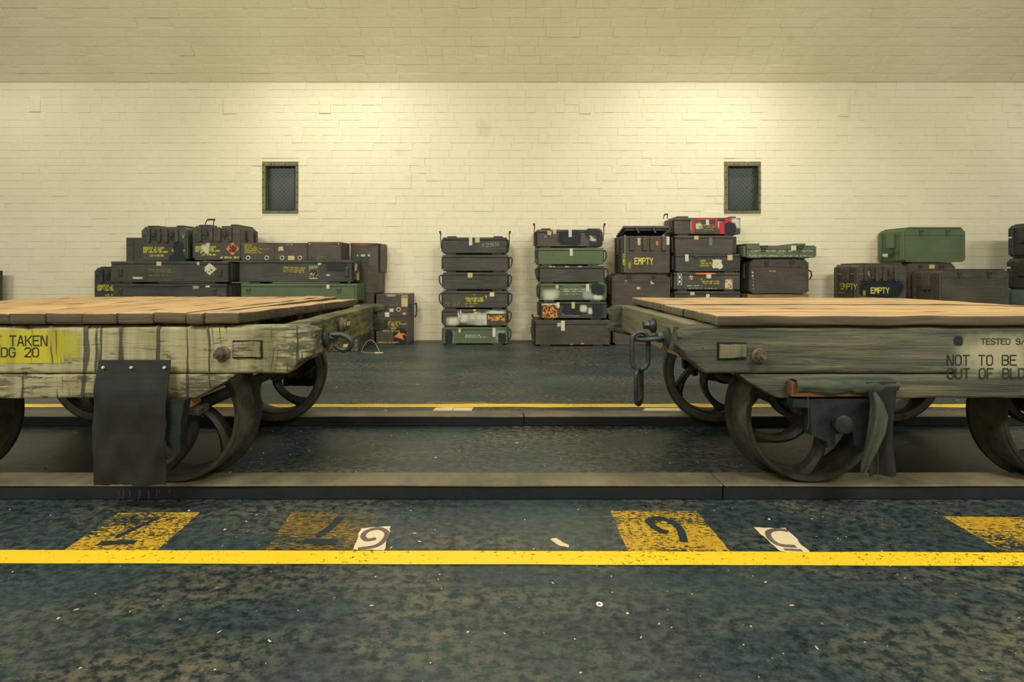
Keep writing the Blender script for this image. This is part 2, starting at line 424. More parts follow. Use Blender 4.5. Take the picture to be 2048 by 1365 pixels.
M['green3'] = m_paint('faded_green_chest', srgb(88, 102, 72), .15, .8)
M['teal'] = m_paint('blue_grey_plastic', srgb(100, 116, 112), .2, 0, .4)
M['hatch'] = m_paint('dark_chest_fitting', srgb(58, 56, 48), .2, .6, .45)

def m_flat(name, c, rough=.6, wear=None, sc=30):
    t = NT(name); ob = t.co('Object'); a = t.noise(ob, sc, 4, .6)
    col = t.mix(a, tuple(v*.8 for v in c[:3])+(1,), tuple(min(1, v*1.15) for v in c[:3])+(1,))
    al = t.ramp(t.noise(ob, sc*1.7, 4, .65), [(wear[0], 0.), (wear[1], 1.)]) if wear else None
    return t.fin(col, rough, None, alpha=al)
M['t_yellow'] = m_flat('yellow_stencil_paint', srgb(206, 192, 52), .6, (.30, .42))
M['t_yellowb'] = m_flat('bright_yellow_stencil_paint', srgb(226, 218, 78), .6, (.22, .30))
M['t_dimyellow'] = m_flat('dull_yellow_stencil_paint', srgb(150, 140, 62), .6, (.38, .5))
M['t_white'] = m_flat('white_stencil_paint', srgb(206, 206, 184), .6, (.32, .44))
M['t_black'] = m_flat('black_stencil_paint', srgb(30, 36, 34), .6, (.14, .24))
M['paper'] = m_flat('aged_paper', srgb(212, 206, 182), .8)
M['paper_y'] = m_flat('yellowed_paper', srgb(204, 180, 128), .8)
M['paper_torn'] = m_flat('torn_paper', srgb(204, 196, 166), .8, (.44, .46), 22)
M['orange'] = m_flat('orange_hazard_label', srgb(224, 124, 66), .7)
M['orange_torn'] = m_flat('torn_orange_label', srgb(224, 148, 60), .7, (.50, .52), 26)
M['red_torn'] = m_flat('torn_red_label', srgb(196, 110, 90), .7, (.46, .48), 30)
M['ink'] = m_flat('dark_ink', srgb(40, 42, 40), .7, (.44, .48), 36)
M['label_green'] = m_flat('green_print', srgb(112, 146, 96), .8)
M['canvas'] = m_paint('dark_waxed_canvas', srgb(18, 23, 18), .25, .0, .8, 'x', .03)
M['canvas_l'] = m_paint('olive_canvas', srgb(58, 66, 52), .3, .05, .75, 'x', .12)
M['rope'] = m_flat('dark_rope', srgb(56, 56, 46), .8)
M['strap_green'] = m_flat('green_webbing', srgb(56, 84, 62), .7)
M['wire'] = m_flat('pale_wire', srgb(186, 178, 150), .5)
M['red'] = m_flat('red_plastic', srgb(206, 84, 50), .4)
M['glass'] = (lambda t: t.fin(t.mix(t.noise(t.co('Object'), 3, 3), srgb(28, 48, 50), srgb(78, 92, 78)), .32, None, spec=.25))(NT('dark_glass_painted_reflections'))  # paler reflections are mixed into the dark teal base colour
M['mesh'] = m_iron('wire_guard', srgb(26, 34, 34), srgb(48, 54, 48), .5, .3)
M['debris'] = m_flat('pale_grit', srgb(196, 186, 146), .8)

def m_spray(name, c, lo=.25, hi=.6, nz=.5, sc=9, amt=.95):
    t = NT(name); uv = t.co('UV'); ob = t.co('Object')
    sub = t.n('ShaderNodeVectorMath', {'operation': 'SUBTRACT'}, i0=uv); sub.inputs[1].default_value = (.5, .5, 0)
    ab = t.n('ShaderNodeVectorMath', {'operation': 'MULTIPLY'}, i0=sub.outputs[0]); ab.inputs[1].default_value = (2, 2, 0)
    pw = t.n('ShaderNodeVectorMath', {'operation': 'MULTIPLY'}, i0=ab.outputs[0]); t.set(pw.inputs[1], ab.outputs[0])
    ln = t.n('ShaderNodeVectorMath', {'operation': 'LENGTH'}, i0=pw.outputs[0]).outputs['Value']
    f = t.math('SUBTRACT', 1.0, ln)
    f = t.math('ADD', f, t.math('MULTIPLY', t.math('SUBTRACT', t.noise(ob, sc, 4, .6), .5), nz*2))
    al = t.ramp(f, [(lo, 0.), (hi, amt)])
    return t.fin(c, .55, None, alpha=al)
M['s_white'] = m_spray('white_overspray', srgb(206, 206, 182), .12, .85, .55)
M['s_haze'] = m_spray('thin_white_overspray', srgb(190, 196, 180), .3, .9, .6, 8, .6)
M['s_black'] = m_spray('black_overspray', srgb(26, 34, 38), .12, .5, .45, 14)
M['s_red'] = m_spray('red_overspray', srgb(196, 44, 50), .12, .6, .5, 14)
M['s_yellow'] = m_spray('yellow_overspray', srgb(176, 172, 44), .15, .9, .5, 12, .6)

# ------------------------------------------------------------------ structure: floor, rails, wall, vault
PX = lambda px, d: (px-1000)*d/1000.
PZ = lambda py, d: H-(py-545)*d/1000.
FD = lambda py: 1000*H/(py-545)          # distance of a floor point seen at row py
XL, XR = -9.5, 9.5
WALL = 5.735; SPR = 2.96
mb = MB(); mb.add([(XL, -1.4, 0), (XR, -1.4, 0), (XR, 5.9, 0), (XL, 5.9, 0), (XL, -1.4, -.1), (XR, -1.4, -.1), (XR, 5.9, -.1), (XL, 5.9, -.1)],
                  [(0, 1, 2, 3), (7, 6, 5, 4), (0, 4, 5, 1), (1, 5, 6, 2), (2, 6, 7, 3), (3, 7, 4, 0)])
floor = mb.build('floor', M['floor']); floor['kind'] = 'structure'

def rail(y0, y1, joints, label):
    r = empty('rail', (0, y0, 0)); r['kind'] = 'structure'; r['label'] = label
    xs = [-8]+joints+[8]
    for i, (a, b) in enumerate(zip(xs, xs[1:])):
        m_ = MB(); rbox(m_, (a+.002, .004, 0.0005), (b-.002, y1-y0, .046), .004, (60, 1, 1), .0016, 3)
        m_.build('rail_timber', M['rail_face'], r)
        m_ = MB(); rbox(m_, (a+.002, 0, .046), (b-.002, y1-y0, .054), .003, (70, 2, 1), .002, 2.2)
        m_.build('rail_plate', M['rail'], r, True)
    return r
rn = rail(1.708, 1.815, [PX(1447, 1.708)], 'flat-topped steel rail set nearest the camera')
rf = rail(2.525, 2.625, [PX(1048, 2.525)], 'flat-topped steel rail farther from the camera')

# brick meshes: six uneven variants, unit length 1 along x, height 1 along z
def brick_mesh(i, mat, rough):
    rnd = random.Random(i*13+5); m_ = MB(); j = lambda s: rnd.uniform(-s, s)
    n = 4; vs = []; fs = []
    # rings: back, shoulder, face
    def ring(ins_x, ins_z, y, jx, jz, jy):
        out = []
        for k in range(n+1): out.append((ins_x+(1-2*ins_x)*k/n+j(jx), y+j(jy), ins_z+j(jz)))
        for k in range(n+1): out.append((1-ins_x-(1-2*ins_x)*k/n+j(jx), y+j(jy), 1-ins_z+j(jz)))
        return out
    R = [ring(.0005, .003, .006, 0, 0, 0), ring(.002, .008, .0010*rough+.0004, .001, .012, .0002), ring(.02, .05, 0, .006, .018*rough, .00025*rough)]
    for r_ in R: vs += r_
    L = 2*(n+1)
    for q in range(2):
        for k in range(L): fs.append((q*L+k, q*L+(k+1) % L, (q+1)*L+(k+1) % L, (q+1)*L+k))
    b = 2*L
    for k in range(n): fs.append((b+k, b+k+1, b+L-2-k, b+L-1-k))
    m_.add(vs, fs)
    me = bpy.data.meshes.new('brick'); me.from_pydata(m_.v, [], m_.f); me.materials.append(mat)
    me.update()
    return me, m_
def brick_field(parent, mat, courses, rough, single, jit):
    """courses: list of (matrix, height, header?) ; single(x,len,ci): priority of a brick as an object of its own"""
    var = [brick_mesh(i+int(rough*10), mat, rough) for i in range(6)]
    bricks = []
    for ci, (mx, hgt, header) in enumerate(courses):
        x = -6.6+random.uniform(0, .11)
        while x < 6.75:
            L = .17 if header else .36
            if random.random() < .08: L = .17
            L += random.uniform(-.006, .006)
            bricks.append((ci, x, L, random.randrange(6), random.gauss(0, jit), random.uniform(-.004, .004)))
            x += L
    order = sorted(range(len(bricks)), key=lambda i: -single(bricks[i][1], bricks[i][2], bricks[i][0]))
    pick = set(order[:300]); rest = MB()
    for i, (ci, x, L, v, dy, rz) in enumerate(bricks):
        mx, hgt, header = courses[ci]
        m4 = mx @ Matrix.Translation((x, dy, 0)) @ Matrix.Rotation(rz, 4, 'Z') @ Matrix.Diagonal((L, 1, hgt, 1))
        if i in pick:
            o = bpy.data.objects.new('brick', var[v][0]); COL.objects.link(o); o.parent = parent; o.matrix_local = m4
        else:
            rest.add([m4 @ Vector(p) for p in var[v][1].v], var[v][1].f)
    o = rest.build('brickwork', mat, parent, False, kind='stuff')

# back wall with two openings
win = [(PX(525, WALL), PX(597, WALL)), (PX(1448, WALL), PX(1521, WALL))]
WZ0, WZ1 = PZ(427, WALL), PZ(323.5, WALL)
mb = MB()
def wallbox(x0, x1, z0, z1): cbox(mb, (x0, WALL+.002, z0), (x1, WALL+.25, z1), .0001)
xs = [XL, win[0][0], win[0][1], win[1][0], win[1][1], XR]
wallbox(XL, XR, 0, WZ0); wallbox(XL, XR, WZ1, SPR+.07)
for a, b in ((0, 1), (2, 3), (4, 5)): wallbox(xs[a], xs[b], WZ0, WZ1)
wall = mb.build('wall_back', M['wall']); wall['kind'] = 'structure'
nc = 34; ch = SPR/nc
courses = [(Matrix.Translation((0, WALL-.004, i*ch)), ch, i % 4 == 2) for i in range(nc)]
def inwin(x, L, ci):
    for a, b in win:
        if x+L > a-.01 and x < b+.01 and (ci+1)*ch > WZ0+.01 and ci*ch < WZ1-.01: return True
    return False
def wall_priority(x, L, ci):
    z = ci*ch
    if z < 1.4 or x < 2.2 or x > 5.8: return random.random()*.1 if z > 1 else 0
    return L*10+random.random()
# bricks of the wall: leave the window openings free
def brick_field_wall():
    var = [brick_mesh(i, M['wall'], .7) for i in range(6)]; bricks = []
    for ci, (mx, hgt, header) in enumerate(courses):
        x = -6.6+random.uniform(0, .11)
        segs = []
        while x < 6.75:
            L = .113 if header else .226
            if random.random() < .08: L = .17
            L += random.uniform(-.006, .006)
            if inwin(x, L, ci):
                for a, b in win:
                    if x < a < x+L and a-x > .03: segs.append((x, a-x))
                    if x < b < x+L and x+L-b > .03: segs.append((b, x+L-b))
            else: segs.append((x, L))
            x += L
        for x, L in segs: bricks.append((ci, x, L, random.randrange(6), random.gauss(0, .0012), random.uniform(-.003, .003)))
    order = sorted(range(len(bricks)), key=lambda i: -wall_priority(bricks[i][1], bricks[i][2], bricks[i][0]))
    pick = set(order[:300]); rest = MB()
    for i, (ci, x, L, v, dy, rz) in enumerate(bricks):
        mx, hgt, header = courses[ci]
        m4 = mx @ Matrix.Translation((x, dy, 0)) @ Matrix.Rotation(rz, 4, 'Z') @ Matrix.Diagonal((L, 1, hgt, 1))
        if i in pick:
            o = bpy.data.objects.new('brick', var[v][0]); COL.objects.link(o); o.parent = wall; o.matrix_local = m4
        else: rest.add([m4 @ Vector(p) for p in var[v][1].v], var[v][1].f)
    o = rest.build('brickwork', M['wall'], wall, kind='stuff')
brick_field_wall()
# filled-in bracket holes high on the wall
for (a, b, c, e) in ((60, 82, 194, 225), (446, 472, 197, 229), (638, 662, 197, 228), (1158, 1182, 198, 229), (1674, 1698, 197, 234)):
    m_ = MB(); rbox(m_, (PX(a, WALL), WALL-.013, PZ(e, WALL)), (PX(b, WALL), WALL+.004, PZ(c, WALL)), .008, (4, 1, 5), .006, 14, seed=a)
    m_.build('filled_socket', M['wall'], wall, True)

# vault: arc springing from the wall top, tilt 42 degrees, radius 4.7
R_V, T0 = 4.7, math.radians(42)
def vault_pt(s):
    ph = T0+s/R_V
    return WALL-.009-R_V*(math.cos(T0)-math.cos(ph)), SPR+R_V*(math.sin(ph)-math.sin(T0)), ph
mb = MB(); vs = []; fs = []
S_END = R_V*(PI/2-T0)*2
NS = 60
for i in range(NS+1):
    y, z, ph = vault_pt(S_END*i/NS)
    for off in (.006, .25):
        for x in (XL, XR): vs.append((x, y+math.cos(ph)*off, z+math.sin(ph)*off))
for i in range(NS):
    a = i*4; fs += [(a, a+1, a+5, a+4), (a+2, a+6, a+7, a+3), (a, a+4, a+6, a+2), (a+1, a+3, a+7, a+5)]
fs += [(0, 2, 3, 1), (NS*4, NS*4+1, NS*4+3, NS*4+2)]
mb.add(vs, fs); vault = mb.build('ceiling', M['vault']); vault['kind'] = 'structure'
vc = []; vh = .099
for i in range(22):
    y, z, ph = vault_pt(i*vh)
    vc.append((Matrix.Translation((0, y, z)) @ Matrix.Rotation((ph), 4, 'X'), vh, i % 5 == 3))
brick_field(vault, M['vault'], vc, 1.5, lambda x, L, ci: (L*10+random.random() if (1 <= ci <= 9 and -5.2 < x < 5.2) else 0), .0020)
yF = vault_pt(S_END)[0]
mb = MB(); cbox(mb, (XL, yF-.25, 0), (XR, yF, SPR+.02), .001)
wf = mb.build('wall_front', M['wall']); wf['kind'] = 'structure'

# windows with wire guards
for i, (a, b) in enumerate(win):
    w_ = empty('window_%d' % (i+1), ((a+b)/2, WALL, WZ0)); w_['kind'] = 'structure'
    w_['label'] = ('left' if i == 0 else 'right')+' small dark window with a diamond wire guard and timber frame'
    W = b-a; Hh = WZ1-WZ0; fr = .052; c = .0
    def bar(x0, x1, z0, z1, nm='window_frame'):
        m_ = MB(); rbox(m_, (x0, -.012, z0), (x1, .06, z1), .004, (2, 1, 2), .002, 9, seed=x0); m_.build(nm, M['frame_wood'], w_)
    bar(-W/2, W/2, Hh-fr-.004, Hh); bar(-W/2, W/2, 0, .036); bar(-W/2, -W/2+fr*.8, .036, Hh-fr-.004); bar(W/2-fr*.6, W/2, .036, Hh-fr-.004)
    m_ = MB(); cbox(m_, (-W/2+.03, .05, .03), (W/2-.02, .058, Hh-.04), .001); m_.build('window_pane', M['glass'], w_)
    m_ = MB(); x0, x1, z0, z1 = -W/2+fr*.8, W/2-fr*.6, .036, Hh-fr
    st = .047; k = -30
    while k < 30:
        for sgn in (1, -1):
            # line x = x0 + t, z = z0 + sgn*t + k*st
            pts = []
            c0 = k*st
            for t in [q*.01 for q in range(int((x1-x0)/.01)+1)]:
                z = z0+c0+sgn*t
                if z0 <= z <= z1: pts.append((x0+t, -.014+.0012*math.sin(t*60+k), z))
            if len(pts) > 2: tube(m_, [pts[0], pts[len(pts)//2], pts[-1]], .0013, 4)
        k += 1
    m_.build('wire_guard', M['mesh'], w_, kind='stuff')
    m_ = MB(); tube(m_, [(x0+.006, -.016, z0), (x0+.006, -.016, z1), (x1-.004, -.016, z1), (x1-.004, -.016, z0)], .0045, 6, True); m_.build('guard_rim', M['mesh'], w_)
    for q in range(7):
        for xx in (-W/2+.018, W/2-.012):
            m_ = MB(); lathe(m_, [(.0001, -.006), (.006, -.005), (.006, .004)], (xx, -.012, .04+q*(Hh-.08)/6), 8); m_.build('staple', M['mesh'], w_)
    for xx in (-.1, .06):
        m_ = MB(); lathe(m_, [(.0001, -.006), (.006, -.005), (.006, .004)], (xx, -.012, Hh-.03), 8); m_.build('staple', M['mesh'], w_)

# ------------------------------------------------------------------ floor markings
def quad_floor(name, pts, mat, z, seg=1):
    m_ = MB()
    vs = [(x, y, z) for x, y in pts]; m_.add(vs, [tuple(range(len(vs)))])
    return m_.build(name, mat, floor)
def strip(name, y0, y1, mat, z, amp, tilt=0):
    m_ = MB(); vs = []; fs = []; n = 240; rr = random.Random(3)
    for i in range(n+1):
        x = -6+12*i/n
        e0 = mn.noise(Vector((x*5, 1.3, 0)))*amp; e1 = mn.noise(Vector((x*4, 7.7, 0)))*amp
        vs += [(x, y0+e0+tilt*x, z), (x, y1+e1+tilt*x, z)]
    for i in range(n): fs.append((2*i, 2*i+2, 2*i+3, 2*i+1))
    m_.add(vs, fs); return m_.build(name, mat, floor)
strip('yellow_line', FD(1131.5), FD(1104.5), M['line_yellow'], .0024, .002, -.0045)['label'] = 'bright yellow line near the camera'
strip('yellow_line', 2.885, 2.955, M['line_yellow'], .0016, .013)['label'] = 'ragged yellow line behind the far rail'
def fpt(px, py): d = FD(py); return (PX(px, d), d)
def patch(name, pts, mat, z=.0010, rag=.004):
    # ragged outline
    P = [fpt(*p) for p in pts]; out = []
    for i, p in enumerate(P):
        q = P[(i+1) % len(P)]
        for k in range(10):
            t = k/10; x = p[0]+(q[0]-p[0])*t; y = p[1]+(q[1]-p[1])*t
            out.append((x+mn.noise(Vector((x*40, y*40, 3)))*rag, y+mn.noise(Vector((x*40, y*40, 9)))*rag))
    return quad_floor(name, out, mat, z)
patch('number_patch', [(122, 1106), (310, 1106), (400, 1026), (238, 1026)], M['patch_yellow'])
patch('number_patch', [(528, 1106), (706, 1106), (768, 1026), (583, 1026)], M['patch_faint'])
patch('number_patch', [(1256, 1107), (1463, 1107), (1392, 1023), (1222, 1023)], M['patch_yellow'])
patch('number_patch', [(2140, 1116), (2330, 1116), (2120, 1036), (1884, 1034)], M['patch_faint'])
patch('number_patch', [(2020, 1113), (2230, 1113), (2040, 1036), (1884, 1034)], M['patch_yellow'], .0012)
patch('cream_patch', [(704, 1101), (768, 1103), (783, 1054), (724, 1058)], M['patch_white'], .0018, .009)
patch('cream_patch', [(1560, 1104), (1619, 1107), (1571, 1058), (1507, 1057)], M['patch_white'], .0018, .006)
for pts in ([(863, 824), (904, 823), (908, 815), (872, 816)], [(906, 823), (944, 823), (946, 816), (908, 816)], [(1285, 825), (1365, 825), (1358, 817), (1290, 817)], [(622, 830), (680, 830), (690, 824), (640, 824)]):
    patch('white_paint_patch', pts, M['patch_white'], .0012)
patch('stencilled_strip', [(850, 809), (970, 809), (975, 804), (855, 804)], M['glyph_brown'], .0010)
m_ = MB()
def fstroke(pts, wpx):
    C = [Vector(fpt(*p)) for p in pts]; P = []
    for i in range(len(C)-1):
        a, b, c, d = C[max(i-1, 0)], C[i], C[i+1], C[min(i+2, len(C)-1)]
        for q in range(6):
            t = q/6; P.append(.5*(2*b+(c-a)*t+(2*a-5*b+4*c-d)*t*t+(3*b-a-3*c+d)*t**3))
    P.append(C[-1])
    L = len(P); vs = []
    for i, p in enumerate(P):
        t = (P[min(i+1, L-1)]-P[max(i-1, 0)]).normalized(); n_ = Vector((-t.y, t.x))*wpx/2
        vs += [(p.x+n_.x, p.y+n_.y, 0), (p.x-n_.x, p.y-n_.y, 0)]
    m_.add([(a, b, 0) for a, b, c in vs], [(2*i, 2*i+1, 2*i+3, 2*i+2) for i in range(L-1)])
fstroke([(232, 1076), (275, 1056), (318, 1037)], .019); fstroke([(198, 1088), (272, 1086)], .022)
fstroke([(634, 1074), (660, 1057), (682, 1035)], .026); fstroke([(606, 1084), (674, 1086)], .028)
m_.build('painted_number', M['glyph_dark'], floor, loc=(0, 0, .0016))
m_ = MB()
fstroke([(1336, 1067), (1315, 1060), (1298, 1044), (1315, 1038), (1340, 1044), (1360, 1060), (1368, 1086)], .024)
m_.build('painted_number', M['glyph_dark'], floor, loc=(0, 0, .0017))
m_ = MB()
fstroke([(752, 1079), (734, 1082), (726, 1074), (735, 1064), (757, 1059), (773, 1066), (770, 1080), (752, 1094), (716, 1100)], .016)
m_.build('painted_number', M['glyph_brown'], floor, loc=(0, 0, .0021))
m_ = MB()
fstroke([(1576, 1064), (1556, 1061), (1537, 1066), (1541, 1080), (1560, 1092), (1592, 1095)], .016); fstroke([(1568, 1101), (1604, 1103)], .012)
m_.build('painted_number', M['glyph_brown'], floor, loc=(0, 0, .0021))
patch('paint_splash', [(1100, 1080), (1112, 1078), (1138, 1092), (1136, 1096), (1122, 1094)], M['patch_white'], .001)

# grit on the floor
m_ = MB(); rr = random.Random(21)
for i in range(1500):
    x = rr.uniform(-3.6, 3.8); y = rr.choice([rr.uniform(.9, 1.66), rr.uniform(1.85, 2.48), rr.uniform(2.7, 5.2)])
    if y > 4.85 and x < -1.2: continue
    s = rr.uniform(.0006, .0022)*(2 if rr.random() < .06 else 1); a = rr.uniform(0, PI); L = s*rr.choice([1, 1, 1.5, 3])
    c, q = math.cos(a), math.sin(a)
    P = [(-L, -s), (L, -s*.6), (L*.8, s), (-L*.7, s)]
    vs = [(x+c*u-q*v, y+q*u+c*v, .0008) for u, v in P]+[(x, y, .0008+s*.7)]
    m_.add(vs, [(0, 1, 4), (1, 2, 4), (2, 3, 4), (3, 0, 4)])
o = m_.build('floor_grit', M['debris']); o['kind'] = 'stuff'; o['label'] = 'pale grit and splinters scattered over the dark floor'
x, y = fpt(1199, 1211); m_ = MB(); lathe(m_, [(.0035, 0), (.0035, .002), (.006, .0025), (.008, .002), (.008, 0)], (x, y, .001), 16, 'z')
tag(m_.build('metal_washer', M['paper'], None, True), 'tiny pale washer lying on the floor in front of the near yellow line', 'washer')
x, y = fpt(654, 852); m_ = MB(); tube(m_, [(x, y, .004), (x+.03, y-.003, .004), (x+.06, y-.002, .004)], .0035, 6)
tag(m_.build('plastic_stick', M['red'], None, True), 'small red plastic stick on the floor between the rails', 'stick')
wl = empty('wire_seal', (PX(748, 4.86), 4.86, 0)); tag(wl, 'loop of pale wire with a paper tag on the floor beside the brown crates', 'wire tag')
m_ = MB(); tube(m_, [(-.13+.12*(1-math.cos(t))/2*1.6-.0, .03-.02*t, .004+.12*math.sin(t)**1*max(0, math.sin(t))) for t in [q*PI/12 for q in range(13)]], .0022, 6)
tube(m_, [(-.13+.19*q/12, .03-.05*math.sin(q/12*PI)-.06*q/12, .004) for q in range(13)], .0022, 6); m_.build('wire_loop', M['wire'], wl, True)
m_ = MB(); rbox(m_, (.02, -.07, .002), (.10, -.03, .008), .002, (3, 2, 1), .004, 20); m_.build('paper_tag', M['paper_y'], wl)

# ------------------------------------------------------------------ the two carts
def part(mb, name, mat, root, smooth=False, **k):
    r = Vector(root.location if root.type == 'EMPTY' and root.parent is None else root['wc'])
    mb.v = [tuple(Vector(p)-r) for p in mb.v]
    o = mb.build(name, mat, None, smooth, **k)
    o.parent = root; o['wc'] = list(r)
    return o
def assign(o, mats, test):
    for m_ in mats: o.data.materials.append(m_)
    for p in o.data.polygons: p.material_index = test(p.normal)
def hexnut(mb, c, r, t, axis='y'):
    lathe(mb, [(.0001, 0), (r*.95, 0), (r, t*.1), (r, t*.9), (r*.95, t), (.0001, t)], c, 6, axis)

YN0, YN1 = 1.635, 1.705       # near side beam
YF0, YF1 = 2.635, 2.705       # far side beam
def make_wheel(root, cx, far, phase):
    cz = .283; y0 = 2.61 if far else 1.72; sg = -1 if far else 1
    c = (cx, y0, cz)
    prof = [(.207, .010), (.210, .002), (.223, 0), (.2275, .005), (.2290, .02), (.2285, .045), (.2300, .05), (.2300, .085), (.234, .094), (.252, .100), (.254, .106), (.252, .114), (.244, .118), (.212, .118), (.206, .110), (.207, .010)]
    m_ = MB(); lathe(m_, [(r, o*sg) for r, o in prof], c, 72)
    wh = part(m_, 'wheel', M['wheel'], root, True)
    wh.data.materials.append(M['tread'])
    for p in wh.data.polygons:
        q = p.center+Vector(root.location)-Vector(c); rad = math.hypot(q.x, q.z)
        if .226 < rad < .236: p.material_index = 1
    m_ = MB(); lathe(m_, [(.0001, -.006*sg), (.03, -.006*sg), (.047, .002*sg), (.052, .02*sg), (.052, .09*sg), (.044, .112*sg), (.0001, .112*sg)], c, 28)
    part(m_, 'hub', M['wheel'], wh, True)
    for k in range(5):
        a1 = math.radians(phase+72*k); sweep = math.radians(62)*(1 if not far else -1)
        left = []; right = []; n = 10
        for i in range(n+1):
            t = i/n; r = .040+.172*t; a = a1+sweep*(1-t)**1.25
            wdt = (.019+.008*abs(2*t-1)**2+(.020*t**5))
            da = wdt/r*.75 if r > .06 else wdt/.06*.75
            left.append((cx+r*math.cos(a+da), cz+r*math.sin(a+da))); right.append((cx+r*math.cos(a-da), cz+r*math.sin(a-da)))
        m_ = MB()
        ya, yb = sorted((y0+.030*sg, y0+.078*sg)); nn = len(left); vs = []
        for (a_, b_) in zip(left, right): vs += [(a_[0], ya+.006, a_[1]), ((a_[0]+b_[0])/2, ya-.004, (a_[1]+b_[1])/2), (b_[0], ya+.006, b_[1]), (b_[0], yb-.006, b_[1]), ((a_[0]+b_[0])/2, yb+.004, (a_[1]+b_[1])/2), (a_[0], yb-.006, a_[1])]
        fs = [tuple(i*6+j for j in range(6)) for i in (0, nn-1)]
        for i in range(nn-1):
            for j in range(6): fs.append((i*6+j, i*6+(j+1) % 6, (i+1)*6+(j+1) % 6, (i+1)*6+j))
        m_.add(vs, fs); part(m_, 'spoke', M['wheel'], wh, True)
    return wh
PED = [(-.139, .372), (.117, .372), (.112, .345), (.104, .30), (.102, .206), (.082, .206), (.060, .225), (.050, .272), (.034, .262), (.026, .275), (-.002, .275), (-.004, .22), (-.027, .218), (-.030, .238), (-.078, .258), (-.084, .346), (-.139, .348)]
